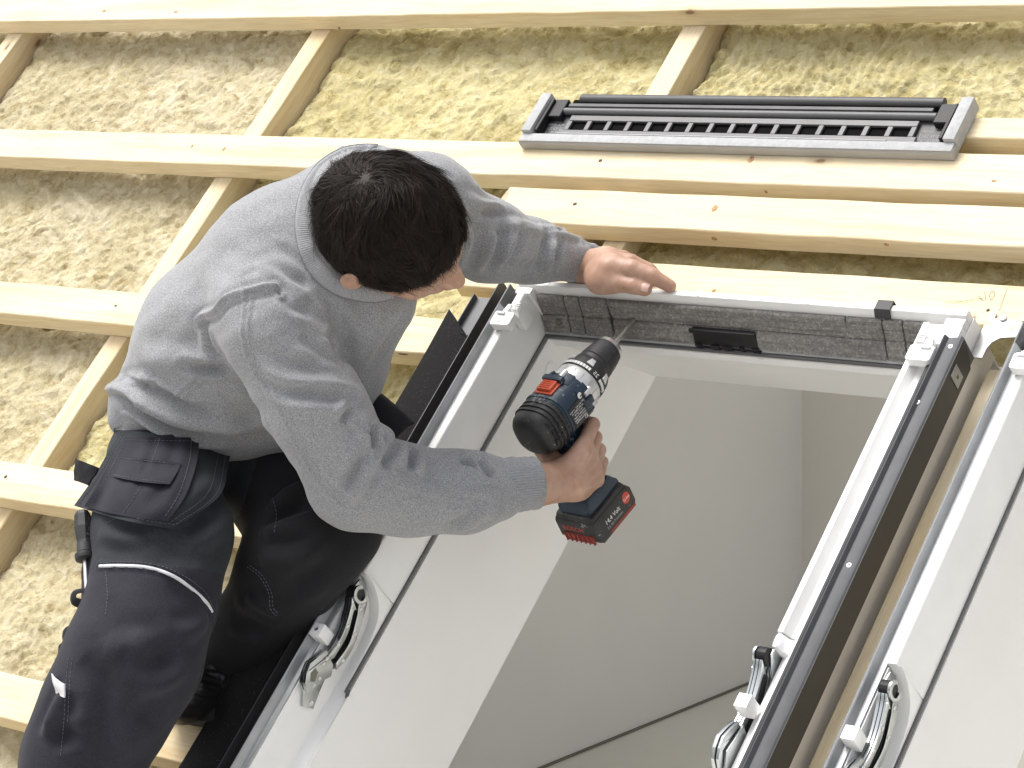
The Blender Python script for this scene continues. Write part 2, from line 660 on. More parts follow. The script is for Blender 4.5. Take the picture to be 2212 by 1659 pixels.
# ------------------------------------------------------------------ timber
def plank(name, u0, u1, v0, v1, n0, n1, axis, mat, label, cat, group=None, wob=0.0009, ends=0.0, bev=0.0016, seg=None):
    L0, L1 = (u0, u1) if axis == 0 else (v0, v1)
    a0, a1 = (v0, v1) if axis == 0 else (u0, u1)
    seg = seg or max(8, int((L1 - L0) / 0.03))
    b_ = bev
    prof = [(a0 + b_, n0), (a1 - b_, n0), (a1, n0 + b_), (a1, n1 - b_), (a1 - b_, n1), (a1 - 0.33 * (a1 - a0), n1), (a1 - 0.66 * (a1 - a0), n1), (a0 + b_, n1), (a0, n1 - b_), (a0, n0 + b_)]
    k = len(prof)
    sd_ = random.uniform(0, 90)
    V = []
    for i in range(seg + 1):
        t = L0 + (L1 - L0) * i / seg
        for j, (p, q) in enumerate(prof):
            e = A(t * 9.0 + sd_, p * 30, q * 30)
            dp, dq = perlin(e) * wob * 1.6, perlin(e + 31.7) * wob
            tt = t
            if i in (0, seg) and ends:
                tt = t + ends * perlin(A(sd_ + i, p * 70, q * 70)) * 2
            V.append((tt, p + dp, q + dq) if axis == 0 else (p + dp, tt, q + dq))
    F = []
    for i in range(seg):
        for j in range(k):
            j2 = (j + 1) % k
            F.append([i * k + j, i * k + j2, (i + 1) * k + j2, (i + 1) * k + j])
    F.append(list(range(k))[::-1])
    F.append(list(range(seg * k, seg * k + k)))
    if axis == 0:
        F = F
    else:
        F = [f[::-1] for f in F]
    return obj(name, V, F, mat, None, label, cat, group, smooth=True, auto=25)


GB, GR = 'horizontal roof battens', 'sloping rafters'
BT = -0.037
plank('roof_batten', -2.5, 1.45, 0.640, 0.716, BT, 0, 0, 'pine_u', 'topmost long pale pine batten running across the upper edge of the roof', 'batten', GB)
plank('roof_batten', -2.4, 1.40, 0.254, 0.329, BT, 0, 0, 'pine_u', 'long pine batten passing behind the man, carrying the grey vent unit', 'batten', GB)
plank('roof_batten', 0.585, 1.40, 0.3605, 0.402, BT, 0, 0, 'pine_u', 'short batten end showing right of the grey vent unit', 'batten', GB)
plank('roof_batten', -0.182, 1.40, 0.1525, 0.227, BT, 0.001, 0, 'pine_u', 'pine batten with a ragged sawn end beside the left forearm, below the vent unit', 'batten', GB, ends=0.012)
plank('roof_batten', -0.172, 1.40, 0.0125, 0.084, BT + 0.007, -0.001, 0, 'pine_rough', 'pine batten directly behind the top of the white window frame, pencil marks at its right', 'batten', GB, ends=0.003)
plank('roof_batten', -2.3, -0.085, -0.131, -0.057, BT, 0, 0, 'pine_u', 'third batten down on the left, behind the small of the man\'s back', 'batten', GB)
plank('roof_batten', -2.2, -0.075, -0.517, -0.444, BT, 0, 0, 'pine_u', 'fourth batten down on the left, beside the hanging pocket flap', 'batten', GB)
plank('roof_batten', -2.1, -0.07, -0.903, -0.828, BT, 0, 0, 'pine_rough', 'lowest visible rough batten, under the black shoe', 'batten', GB, wob=0.0013)
plank('roof_batten', -2.0, -0.07, -1.289, -1.215, BT, 0, 0, 'pine_u', 'batten below the picture edge that carries the near foot', 'batten', GB)
RB = -0.24
RT = BT - 0.001
plank('rafter', -1.822, -1.777, -1.7, 1.05, RB, RT, 1, 'pine_v', 'sloping pine rafter at the top left corner', 'rafter', GR)
plank('rafter', -0.919, -0.873, -1.7, 1.05, RB, RT, 1, 'pine_v', 'long sloping pine rafter running down behind the man to the lower left', 'rafter', GR)
plank('rafter', -0.047, 0.000, 0.086, 1.05, RB, RT, 1, 'pine_v', 'sloping rafter above the window, ending behind the grey vent unit', 'rafter', GR)
plank('rafter', 0.036, 0.080, 0.10, 0.252, RB, RT - 0.002, 1, 'pine_v', 'short trimmer end in the dark gap beside the left cuff', 'rafter', GR)
plank('rafter', -0.049, -0.006, -1.7, 0.084, RB, RT, 1, 'pine_v', 'trimmer rafter along the left side of the window under the black foam strip', 'rafter', GR)
plank('timber_spacer', 0.800, 0.879, -1.6, -0.040, -0.20, -0.036, 1, 'pine_board', 'wavy-grained pine board lying between the two window frames', 'board', wob=0.0006)
plank('rafter', 0.885, 0.930, 0.086, 1.05, RB, RT, 1, 'pine_v', 'rafter above the right-hand window beyond the vent unit', 'rafter', GR)


# knots and nail holes the photograph shows, as shallow pieces of their batten
BATS = [o for o in bpy.data.objects if o.name.startswith('roof_batten')]
BATS.sort(key=lambda o: -ORIG[o][1])


def batten_at(v):
    return min(BATS, key=lambda o: abs(ORIG[o][1] - v))


def knot(px, py, rx, ry, dark, face):
    if face == 'n':
        p = PN(px, py, 0.0)
        bt = batten_at(p[1])
        top = 0.001 if abs(ORIG[bt][1] - 0.19) < 0.02 else (-0.001 if abs(ORIG[bt][1] - 0.048) < 0.02 else 0.0)
        p = PN(px, py, top)
        X, Y, Nn = A(1, 0, 0), A(0, 1, 0), A(0, 0, 1)
    else:
        rr = ray(px, py)
        best = None
        for bt_ in BATS:
            vf = {0.678: 0.640, 0.2915: 0.254, 0.38125: 0.3605, 0.18975: 0.1525, 0.04825: 0.0125}.get(round(ORIG[bt_][1], 5), ORIG[bt_][1] - 0.037)
            q_ = CAM + rr * ((vf - CAM[1]) / rr[1])
            if -0.045 < q_[2] < 0.004 and (best is None or abs(q_[2] + 0.018) < abs(best[1][2] + 0.018)):
                best = (bt_, q_)
        if best is None:
            return
        bt, p = best
        X, Y, Nn = A(1, 0, 0), A(0, 0, 1), A(0, -1, 0)
    V = [p + Nn * 0.0011]
    k = 16
    for rad, dz in ((0.6, 0.0010), (1.0, -0.0004)):
        for i in range(k):
            a = 2 * math.pi * i / k
            w_ = rad * (1 + 0.18 * perlin(A(math.cos(a) * 1.5 + px, math.sin(a) * 1.5, py)))
            V.append(p + X * rx * w_ * math.cos(a) + Y * ry * w_ * math.sin(a) + Nn * dz)
    F = [[0, 1 + i, 1 + (i + 1) % k] for i in range(k)]
    F += [[1 + i, 1 + k + i, 1 + k + (i + 1) % k, 1 + (i + 1) % k] for i in range(k)]
    if np.cross(X, Y) @ Nn < 0:
        F = [f[::-1] for f in F]
    obj('knot', V, F, 'knot_dark' if dark else 'knot_brown', bt, smooth=True)


for kk in ((225, 24, 0.007, 0.004, 0, 'n'), (380, 26, 0.007, 0.004, 0, 'n'), (733, 60, 0.004, 0.004, 1, 'v'), (2067, 39, 0.006, 0.006, 1, 'v'), (484, 322, 0.004, 0.006, 0, 'n'), (415, 316, 0.003, 0.005, 0, 'n'),
           (1297, 347, 0.0045, 0.0035, 1, 'n'), (1622, 344, 0.006, 0.007, 0, 'n'), (2148, 391, 0.006, 0.003, 0, 'n'), (1242, 441, 0.005, 0.004, 1, 'n'), (1544, 450, 0.006, 0.008, 0, 'n'), (1543, 516, 0.006, 0.005, 0, 'v'),
           (1915, 528, 0.006, 0.005, 0, 'v'), (1655, 414, 0.004, 0.005, 0, 'v'), (250, 661, 0.005, 0.003, 1, 'n'), (12, 1030, 0.004, 0.004, 1, 'n'), (1085, 637, 0.003, 0.006, 1, 'v'), (1542, 628, 0.005, 0.004, 0, 'n'), (2134, 670, 0.003, 0.003, 1, 'n'), (870, 765, 0.012, 0.0015, 1, 'v'), (300, 372, 0.02, 0.001, 0, 'v'), (150, 362, 0.03, 0.001, 0, 'v')):
    knot(*kk)

# ------------------------------------------------------------------ mineral wool
def batt(u0, u1, v0, v1, mat, label, seed, rib=0.0, n0=-0.080):
    h = 0.0042
    nu, nv = int((u1 - u0) / h), int((v1 - v0) / h)
    U, Vv = np.meshgrid(np.linspace(u0, u1, nu + 1), np.linspace(v0, v1, nv + 1), indexing='ij')
    p = np.stack([U, Vv, np.full_like(U, seed * 3.1)], -1)
    warp = np.stack([perlin(p * 7 + 5), perlin(p * 7 + 50), np.zeros_like(U)], -1) * 0.035
    q = p + warp
    st = q * A(9, 13, 1)
    z = 0.008 * fbm(st * 0.6, 3) + 0.0055 * fbm(q * A(26, 36, 1), 5, 0.66)
    z += 0.0016 * fbm(q * A(60, 80, 1) + 8, 3, 0.7)
    crk = 1 - np.abs(perlin(q * A(11, 17, 1) + 9))
    z -= 0.013 * np.clip((crk - 0.88) / 0.12, 0, 1) ** 1.5 * np.clip(perlin(p * 5 + 3) + 0.15, 0, 1)
    if rib:
        msk = np.clip(perlin(p * A(1.8, 3, 1) + 40) * 2.2 + rib, 0, 1)
        z += 0.0024 * msk * np.sin((U + 0.05 * perlin(p * 5)) * 2 * math.pi / 0.021)
    # compressed under battens, tucked down along the rafters
    ed = np.minimum(U - u0, u1 - U)
    z -= 0.012 * np.exp(-ed / 0.012)
    Nn = np.minimum(n0 + z, BT - 0.004)
    V = np.stack([U, Vv, Nn], -1).reshape(-1, 3)
    idx = np.arange((nu + 1) * (nv + 1)).reshape(nu + 1, nv + 1)
    F = np.stack([idx[:-1, :-1], idx[1:, :-1], idx[1:, 1:], idx[:-1, 1:]], -1).reshape(-1, 4)
    ring = np.concatenate([idx[:, 0], idx[-1, 1:], idx[-2::-1, -1], idx[0, -2:0:-1]])
    low = V[ring].copy()
    low[:, 2] = -0.23
    k0 = len(V)
    m_ = len(ring)
    j = np.arange(m_)
    j2 = (j + 1) % m_
    FS = np.stack([ring[j], k0 + j, k0 + j2, ring[j2]], -1)
    V = np.concatenate([V, low])
    F = np.concatenate([F, FS])
    return obj('insulation_batt', V, F, mat, None, label, 'insulation', 'mineral wool batts between the rafters', smooth=True)


batt(-2.5, -1.824, -0.6, 1.0, 'wool_beige', 'sliver of mineral wool left of the corner rafter', 1)
batt(-1.775, -0.921, -0.09, 1.0, 'wool_beige', 'greyish beige mineral wool batt between the two left rafters, upper roof', 2)
batt(-1.775, -0.921, -1.7, -0.095, 'wool_beige', 'pale mineral wool batt left of the sloping rafter, beside the man\'s back', 3)
batt(-0.871, -0.050, 0.29, 1.0, 'wool_yellow', 'yellow mineral wool batt at the top centre between two rafters', 4, rib=0.0)
batt(-0.871, -0.051, -0.48, 0.285, 'wool_yellow', 'yellow mineral wool batt behind the man\'s head and chest', 5, rib=0.35)
batt(-0.871, -0.051, -1.7, -0.485, 'wool_beige', 'mineral wool batt under the legs and the screwdriver', 6, rib=0.2)
batt(0.002, 0.883, 0.112, 1.0, 'wool_yellow', 'yellow green mineral wool batt behind the grey vent unit', 7, rib=0.08)
batt(0.932, 1.4, 0.112, 1.0, 'wool_yellow', 'mineral wool batt at the far right edge', 8)
# ------------------------------------------------------------------ roof windows
WL = -1.62          # lower end of the frames (below the picture)


def arc(cx, cy, r, a0, a1, n):
    return [(cx + r * math.cos(math.radians(a)), cy + r * math.sin(math.radians(a))) for a in np.linspace(a0, a1, n)]


def uvpoly(pts, face_u, d, bev=0.0):
    """polygon given in (v, n) extruded in u from face_u to face_u + d"""
    return extrude(pts, face_u, face_u + d, axis=0, bev=bev)


def screw(parent, c, d, r=0.0045, h=0.002, mat='steel', x=None):
    x, y, d = frame_of(np.asarray(d, float))
    V, F = lathe(c, d, [(0, r), (h * 0.6, r), (h, r * 0.72), (h * 0.92, r * 0.45), (h * 0.25, r * 0.40)], 12)
    o = obj('screw', V, F, mat, parent, smooth=True, auto=35)
    return o


def hinge(win, mirror, u_face, v_off=0.0, full=True):
    """pivot hinge fixed on the jamb; side = +1: on the left jamb (faces +u)"""
    s = -1 if mirror else 1
    # local plan coordinates: a = along v (down is negative), b = along n
    NS_, NO_, VO_ = 1.22, 0.026, -0.008
    T = lambda pts: [(p + v_off + VO_, q * NS_ + NO_) for p, q in pts]
    hroot = obj('hinge', *uvpoly(T([(-0.735, 0.012), (-0.771, -0.012), (-0.762, -0.030), (-0.742, -0.026), (-0.700, -0.020), (-0.690, 0.004)]), u_face, s * 0.003, bev=0.0004), 'zinc', win, smooth=True, auto=30)
    # curved arm: C-shaped slot plate, in three layers
    outer = smooth_poly([(-0.733, 0.020), (-0.716, 0.013), (-0.690, 0.0035), (-0.655, 0.002), (-0.622, 0.010), (-0.603, 0.019)], 6)
    inner = smooth_poly([(-0.596, 0.006), (-0.607, -0.012), (-0.640, -0.0225), (-0.672, -0.025), (-0.700, -0.019)], 6)
    slo = smooth_poly([(-0.612, 0.002), (-0.618, 0.0045), (-0.650, -0.0055), (-0.690, -0.0055)], 5)
    sli = smooth_poly([(-0.693, -0.0125), (-0.655, -0.0155), (-0.618, -0.0045), (-0.611, -0.001)], 5)
    for k, (o0, o1) in enumerate(((0.004, 0.0085), (0.0095, 0.0140), (0.0150, 0.0180))):
        poly = [tuple(p) for p in outer] + [tuple(p) for p in inner]
        # upper plate with a slot, made from the two flanks of the arm
        fl1 = [tuple(p) for p in outer] + [tuple(p) for p in slo]
        fl2 = [tuple(p) for p in sli] + [tuple(p) for p in inner]
        for fl in (fl1, fl2):
            obj('arm_plate', *uvpoly(T(fl), u_face + s * o0, s * (o1 - o0), bev=0.0003), 'zinc', hroot, smooth=True, auto=30)
    # dark track seen in the slot
    obj('slot', *uvpoly(T([tuple(p) for p in slo] + [tuple(p) for p in sli]), u_face + s * 0.0035, s * 0.003), 'black_plastic', hroot)
    for (a_, b_) in ((-0.612, 0.0115), (-0.640, 0.001), (-0.672, -0.0008), (-0.700, 0.0045), (-0.606, -0.004), (-0.640, -0.0165), (-0.683, -0.0205)):
        V, F = lathe((u_face + s * 0.018, a_ + v_off + VO_, b_ * NS_ + NO_), A(s, 0, 0), [(0, 0.0030), (0.0008, 0.0030), (0.0012, 0.0022), (0.0003, 0.0013)], 10)
        obj('rivet', V, F, 'steel', hroot, smooth=True, auto=35)
    # lower box of the hinge
    lo = [(-0.690, 0.010), (-0.705, 0.0165), (-0.722, 0.0225), (-0.738, 0.020), (-0.750, 0.014), (-0.757, 0.0035), (-0.748, -0.004), (-0.730, -0.008), (-0.712, -0.018), (-0.698, -0.012)]
    hole = None
    obj('lower_plate', *uvpoly(T(lo), u_face + s * 0.0105, s * 0.0055, bev=0.0004), 'zinc', hroot, smooth=True, auto=30)
    obj('lower_plate', *uvpoly(T(lo), u_face + s * 0.004, s * 0.004, bev=0.0004), 'zinc', hroot, smooth=True, auto=30)
    V, F = uvpoly(T([(-0.722, 0.012), (-0.733, 0.0145), (-0.742, 0.008), (-0.738, 0.002), (-0.724, 0.005)]), u_face + s * 0.0161, s * 0.0006)
    obj('cut_out', V, F, 'seam_dark', hroot)
    for (a_, b_) in ((-0.742, -0.001), (-0.728, -0.003), (-0.708, 0.004)):
        V, F = lathe((u_face + s * 0.016, a_ + v_off + VO_, b_ * NS_ + NO_), A(s, 0, 0), [(0, 0.0030), (0.0008, 0.0030), (0.0012, 0.0022), (0.0003, 0.0013)], 10)
        obj('rivet', V, F, 'steel', hroot, smooth=True, auto=35)
    V, F = lathe((u_face + s * 0.003, -0.758 + v_off + VO_, -0.022 * NS_ + NO_), A(s, 0, 0), [(0, 0.0042), (0.001, 0.0042), (0.0014, 0.003), (0.0004, 0.0018)], 12)
    obj('screw', V, F, 'steel', hroot, smooth=True, auto=35)
    # pivot socket: upper plate, black bush and hook
    up = [(-0.566, 0.010), (-0.562, -0.002), (-0.585, -0.022), (-0.612, -0.030), (-0.622, -0.022), (-0.604, 0.0), (-0.590, 0.014)]
    obj('pivot_plate', *uvpoly(T(up), u_face, s * 0.003, bev=0.0004), 'zinc', hroot, smooth=True, auto=30)
    for (a_, b_) in ((-0.590, -0.016), (-0.606, -0.022)):
        V, F = lathe((u_face + s * 0.003, a_ + v_off + VO_, b_ * NS_ + NO_), A(s, 0, 0), [(0, 0.004), (0.001, 0.004), (0.0014, 0.003), (0.0004, 0.0017)], 12)
        obj('screw', V, F, 'steel', hroot, smooth=True, auto=35)
    cen = (-0.592, 0.010)
    ringp = arc(cen[0], cen[1], 0.0135, 20, 300, 22) + arc(cen[0], cen[1], 0.0080, 300, 20, 22)
    obj('pivot_bush', *uvpoly(T(arc(cen[0], cen[1], 0.0118, 0, 340, 18)), u_face + s * 0.003, s * 0.014, bev=0.0005), 'black_plastic', hroot, smooth=True, auto=30)
    obj('pivot_hook', *uvpoly(T(ringp), u_face + s * 0.0172, s * 0.004, bev=0.0005), 'zinc', hroot, smooth=True, auto=30)
    V, F = lathe((u_face + s * 0.0172, cen[0] + v_off + VO_, cen[1] * NS_ + NO_), A(s, 0, 0), [(0, 0.0076), (0.0006, 0.0076), (-0.002, 0.005), (-0.006, 0.0045)], 14)
    obj('pivot_hole', V, F, 'rubber', hroot, smooth=True, auto=35)
    # plastic stop block clipped on the frame edge
    bl = obj('stop_block', *box(*sorted((u_face - s * 0.012, u_face + s * 0.008)), -0.688 + v_off, -0.668 + v_off, 0.032, 0.060, 0.0015, 2), 'white_plastic', win, smooth=True, auto=30)
    V, F = lathe((u_face - s * 0.002, -0.6785 + v_off, 0.060), A(0, 0, 1), [(0, 0.0032), (0.0007, 0.0032), (0.0004, 0.0016)], 10)
    obj('screw', V, F, 'steel', bl, smooth=True, auto=35)
    return hroot


def corner_bracket(win, mirror):
    """white plastic block with toothed latch and screw at the upper jamb corner"""
    s = -1 if mirror else 1
    u0 = 0.0215 if not mirror else 0.7545

    def U(a):
        return u0 + s * a
    pl = obj('latch_block', *extrude([(U(-0.014), -0.107), (U(0.018), -0.107), (U(0.021), -0.104), (U(0.021), -0.083), (U(0.018), -0.081), (U(-0.014), -0.081), (U(-0.017), -0.083), (U(-0.017), -0.104)], 0.047, 0.062, axis=2, bev=0.0012), 'white_plastic', win, smooth=True, auto=30)
    V, F = lathe((U(-0.003), -0.0985, 0.062), A(0, 0, 1), [(0, 0.0040), (0.0010, 0.0040), (0.0006, 0.0026), (0.0002, 0.0012)], 12)
    obj('screw', V, F, 'steel', pl, smooth=True, auto=35)
    obj('rib', *box(*sorted((U(-0.012), U(0.004))), -0.0875, -0.083, 0.0622, 0.066, 0.001, 1), 'white_plastic', pl, smooth=True, auto=30)
    obj('fin', *extrude([(U(-0.010), -0.0812), (U(0.001), -0.0812), (U(0.001), -0.062), (U(-0.005), -0.062)], 0.046, 0.058, axis=2, bev=0.001), 'white_plastic', pl, smooth=True, auto=30)
    to = obj('toothed_latch', *extrude([(-0.080, 0.018), (-0.055, 0.018), (-0.055, 0.040), (-0.062, 0.054), (-0.073, 0.056), (-0.080, 0.044)], *sorted((U(0.0045), U(0.0195))), axis=0, bev=0.001), 'white_plastic', win, smooth=True, auto=30)
    for k in range(4):
        obj('tooth', *box(*sorted((U(0.006), U(0.0185))), -0.0725 + 0.0038 * k, -0.0709 + 0.0038 * k, 0.048, 0.0585, 0.0003, 1), 'white_plastic', to)


def build_window(label):
    W = thing('roof_window', label, 'window', (0, 0, 0.0))
    # --- frame: the jambs are extruded profiles (u, n) running along v
    VP = -0.566       # jamb changes below the pivot pocket
    jl = [(0.0, 0.030), (0.008, 0.030), (0.008, 0.044), (0.0205, 0.045), (0.0225, 0.043), (0.030, -0.034), (0.031, -0.060), (0.0, -0.060)]
    obj('left_jamb', *extrude(jl, -0.028, VP, 1, bev=0.0012), 'white_plastic', W, smooth=True, auto=30)
    jlo = [(0.0, 0.030), (0.004, 0.036), (0.009, 0.036), (0.010, 0.020), (0.012, -0.030), (0.030, -0.040), (0.031, -0.060), (0.0, -0.060)]
    obj('left_jamb', *extrude(jlo, VP - 0.0005, WL, 1, bev=0.0012), 'white_plastic', W, smooth=True, auto=30)
    # rounded end of the upper jamb profile at the pocket, and the long inner ledge below it
    crv = smooth_poly([(VP - 0.001, 0.043), (VP - 0.003, 0.030), (-0.576, 0.008), (-0.590, -0.012), (-0.612, -0.0245), (-0.645, -0.030), (-0.690, -0.0325), (-0.716, -0.036)], 5)
    obj('jamb_ledge', *extrude([tuple(p) for p in crv] + [(-0.716, -0.058), (VP - 0.001, -0.058)], 0.0115, 0.0296, 0, bev=0.0012), 'white_plastic', W, smooth=True, auto=40)
    jr = [(0.785, 0.030), (0.777, 0.030), (0.777, 0.044), (0.768, 0.045), (0.7655, 0.033), (0.752, 0.030), (0.735, 0.045), (0.7265, 0.045), (0.7245, 0.043), (0.7540, -0.034), (0.7540, -0.060), (0.785, -0.060)]
    jr = [(0.785, 0.030), (0.777, 0.030), (0.777, 0.042), (0.762, 0.042), (0.757, 0.032), (0.742, 0.033), (0.734, 0.046), (0.726, 0.046), (0.724, 0.043), (0.742, -0.034), (0.744, -0.060), (0.785, -0.060)]
    obj('right_jamb', *extrude(jr, -0.028, VP + 0.018, 1, bev=0.0012), 'white_plastic', W, smooth=True, auto=30)
    nose = extrude([(0.724, 0.040), (0.742, -0.034), (0.760, -0.034), (0.757, 0.032), (0.742, 0.033), (0.734, 0.046), (0.726, 0.046)], VP + 0.0175, VP - 0.006, 1, bev=0.006)
    obj('jamb_nose', *nose, 'white_plastic', W, smooth=True, auto=40)
    jro = [(0.785, 0.030), (0.777, 0.030), (0.777, 0.041), (0.754, 0.041), (0.748, 0.030), (0.733, 0.020), (0.731, 0.016), (0.732, -0.034), (0.744, -0.040), (0.744, -0.060), (0.785, -0.060)]
    obj('right_jamb', *extrude(jro, VP + 0.0168, WL, 1, bev=0.0012), 'white_plastic', W, smooth=True, auto=30)
    # top rail (v, n) along u
    tr = [(0.0, -0.060), (0.0, 0.040), (-0.003, 0.0455), (-0.012, 0.0455), (-0.014, 0.034), (-0.0150, 0.030), (-0.018, -0.028), (-0.046, -0.034), (-0.048, -0.060)]
    obj('top_rail', *extrude(tr, 0.0005, 0.7845, 0, bev=0.0014), 'white_plastic', W, smooth=True, auto=30)
    # raised corner pieces and moulded discs
    for s_, uu in ((1, 0.0), (-1, 0.785)):
        obj('corner_piece', *extrude([(uu + s_ * 0.0004, -0.0272), (uu + s_ * 0.030, -0.0272), (uu + s_ * 0.030, -0.0155), (uu + s_ * 0.0004, -0.0155)], 0.0, 0.0425, 2, bev=0.0012), 'white_plastic', W, smooth=True, auto=30)
    obj('corner_piece', *extrude([(0.7345, -0.0275), (0.7845, -0.0275), (0.7845, -0.062), (0.7365, -0.062)], 0.0, 0.0418, 2, bev=0.0012), 'white_plastic', W, smooth=True, auto=30)
    for (du, dv) in ((0.7445, -0.0345), (0.760, -0.0345), (0.7735, -0.0375), (0.7425, -0.0490), (0.758, -0.0495)):
        c_ = (du, dv, 0.0419)
        V, F = lathe(c_, A(0, 0, 1), [(0, 0.0062), (0.0007, 0.0060), (0.0007, 0.0052), (0.0002, 0.0050)], 18)
        obj('moulded_disc', V, F, 'white_plastic', W, smooth=True, auto=35)
    for uu in (0.055, 0.34, 0.53, 0.765):
        V, F = lathe((uu, -0.0062, 0.0456), A(0, 0, 1), [(0, 0.0055), (0.0007, 0.0054), (0.0007, 0.0044), (0.0001, 0.0042)], 18)
        obj('moulded_disc', V, F, 'white_plastic', W, smooth=True, auto=35)
    # gasket grooves
    obj('gasket', *extrude([(0.0292, -0.0385), (0.0330, -0.0385), (0.0330, -0.0335), (0.0292, -0.0335)], -0.046, -0.722, 1), 'vent_mid', W)
    obj('gasket', *extrude([(-0.0505, -0.0385), (-0.046, -0.0385), (-0.046, -0.0335), (-0.0505, -0.0335)], 0.033, 0.743, 0), 'vent_mid', W)
    # linings: thin white boards leading into the room
    LD = -0.305

    def board(name, quad, t, mat='white_lining'):
        q = [np.asarray(p, float) for p in quad]
        nrm = np.cross(q[1] - q[0], q[3] - q[0])
        nrm /= np.linalg.norm(nrm)
        V = q + [p - nrm * t for p in q]
        F = [[0, 1, 2, 3], [7, 6, 5, 4]] + [[i, 4 + i, 4 + (i + 1) % 4, (i + 1) % 4] for i in range(4)]
        obj(name, V, F, mat, W)
    vt0, vt1 = -0.050, 0.088
    board('left_lining', [(0.034, vt0, -0.041), (0.040, vt1, LD), (0.040, WL, LD), (0.034, WL, -0.041)], -0.012)
    board('right_lining', [(0.750, vt0, -0.041), (0.750, WL, -0.041), (0.745, WL, LD), (0.745, vt1, LD)], -0.012)
    board('top_lining', [(0.0345, vt0 - 0.0005, -0.0415), (0.7495, vt0 - 0.0005, -0.0415), (0.7445, vt1 - 0.0005, LD + 0.001), (0.0405, vt1 - 0.0005, LD + 0.001)], -0.012)
    # rubber plug and hole cap in the upper left lining
    c_ = A(0.0348, -0.083, -0.078)
    V, F = lathe(c_, A(1, 0, 0), [(0, 0.0125), (0.002, 0.0122), (0.0022, 0.0085), (-0.002, 0.0075)], 24)
    obj('hole_ring', V, F, 'white_plastic', W, smooth=True, auto=35)
    # outer side below the cladding with scribed line
    obj('frame_side', *extrude([(0.7853, -0.0601), (0.7873, -0.0601), (0.7873, 0.028), (0.7853, 0.028)], -0.0012, WL, 1, bev=0.0005), 'frame_side', W, smooth=True, auto=30)
    obj('top_side', *extrude([(0.0008, -0.1), (0.0028, -0.1), (0.0028, 0.018), (0.0008, 0.018)], 0.002, 0.783, 0, bev=0.0005), 'frame_side', W, smooth=True, auto=30)
    obj('screw_hole', *lathe((0.7874, -0.155, -0.008), A(1, 0, 0), [(0, 0.0036), (0.0006, 0.0030), (-0.001, 0.002)], 12), 'seam_dark', W, smooth=True)
    # --- cladding
    # left: grey aluminium edge
    lp = [(-0.0065, 0.030), (-0.0065, 0.0545), (-0.0045, 0.0560), (-0.0030, 0.0545), (-0.0010, 0.0400), (0.0070, 0.0395), (0.0070, 0.0310)]
    obj('edge_profile', *extrude(lp, -0.060, WL, 1, bev=0.0006), 'grey_profile', W, smooth=True, auto=30)
    obj('edge_profile', *extrude([(-0.0095, -0.004), (-0.0070, -0.004), (-0.0070, 0.0525), (-0.0095, 0.0525)], -0.018, WL, 1, bev=0.0006), 'anthracite', W, smooth=True, auto=30)
    # right: gasket, grey channel and the deep dark outer cover
    obj('cover_gasket', *extrude([(0.7625, 0.0428), (0.7700, 0.0428), (0.7715, 0.050), (0.7690, 0.0535), (0.7640, 0.052)], -0.085, WL, 1, bev=0.001), 'rubber', W, smooth=True, auto=30)
    cv = [(0.7725, 0.0440), (0.7740, 0.0590), (0.7765, 0.0600), (0.7800, 0.0535), (0.7950, 0.0555), (0.8010, 0.0580), (0.8030, 0.0565), (0.8030, 0.012), (0.8015, 0.012), (0.8005, 0.0540), (0.7945, 0.0535), (0.7795, 0.0515), (0.7760, 0.0560), (0.7745, 0.0440)]
    cvo = obj('cover', *extrude(cv, -0.058, WL, 1), 'anthracite', W, smooth=True, auto=30)
    obj('cover_side', *extrude([(-0.0585, 0.0560), (-0.0680, 0.0230), (-0.0760, 0.010), (WL, 0.008), (WL, 0.0560)], 0.8032, 0.8042, 0), 'dark_brown_metal', W)
    for (uu, vv) in ((0.789, -0.074), (0.7785, -0.172), (0.789, -0.44)):
        screw(W, (uu, vv, 0.0535), (0, 0, 1), 0.0042, 0.002)
    tb = obj('fixing_tab', *box(0.8043, 0.8056, -0.119, -0.098, 0.020, 0.0485, 0.0004), 'galvanised', W, smooth=True, auto=30)
    obj('tab_hole', *lathe((0.8057, -0.1085, 0.033), A(1, 0, 0), [(0, 0.0030), (0.0003, 0.0028), (-0.001, 0.0015)], 12), 'seam_dark', tb)
    corner_bracket(W, False)
    corner_bracket(W, True)
    hinge(W, False, 0.0122)
    hinge(W, True, 0.7305, v_off=0.016)
    # small catch at the end of the gasket
    obj('catch', *tube([(0.033, -0.722, -0.036), (0.036, -0.729, -0.036), (0.040, -0.727, -0.034), (0.038, -0.718, -0.033)], 0.0016, 8), 'vent_mid', W, smooth=True, auto=40)
    # dark hold-down clip over the top rail
    obj('clip', *extrude([(0.003, 0.030), (0.003, 0.0485), (-0.014, 0.0490), (-0.020, 0.040), (-0.0205, 0.036), (-0.0185, 0.036), (-0.0135, 0.0470), (0.0012, 0.0465), (0.0012, 0.030)], 0.642, 0.667, 0), 'rubber', W, smooth=True, auto=30)
    return W


win1 = build_window('white plastic roof window frame without sash that the man is drilling into')
win2 = copy_tree(win1)
win2.matrix_world = M @ Matrix.Translation((0.885, 0.0, 0.0))
ORIG[win2] = A(0.885, 0, 0)
win2['label'] = 'second white roof window frame, cut off by the right edge of the picture'
win1['group'] = win2['group'] = 'white roof window frames'

# ------------------------------------------------------------------ bead foam block in the top rail
EPS = thing('foam_block', 'dark grey bead foam insulation block along the top of the window opening', 'foam block', (0.38, -0.03, -0.03))
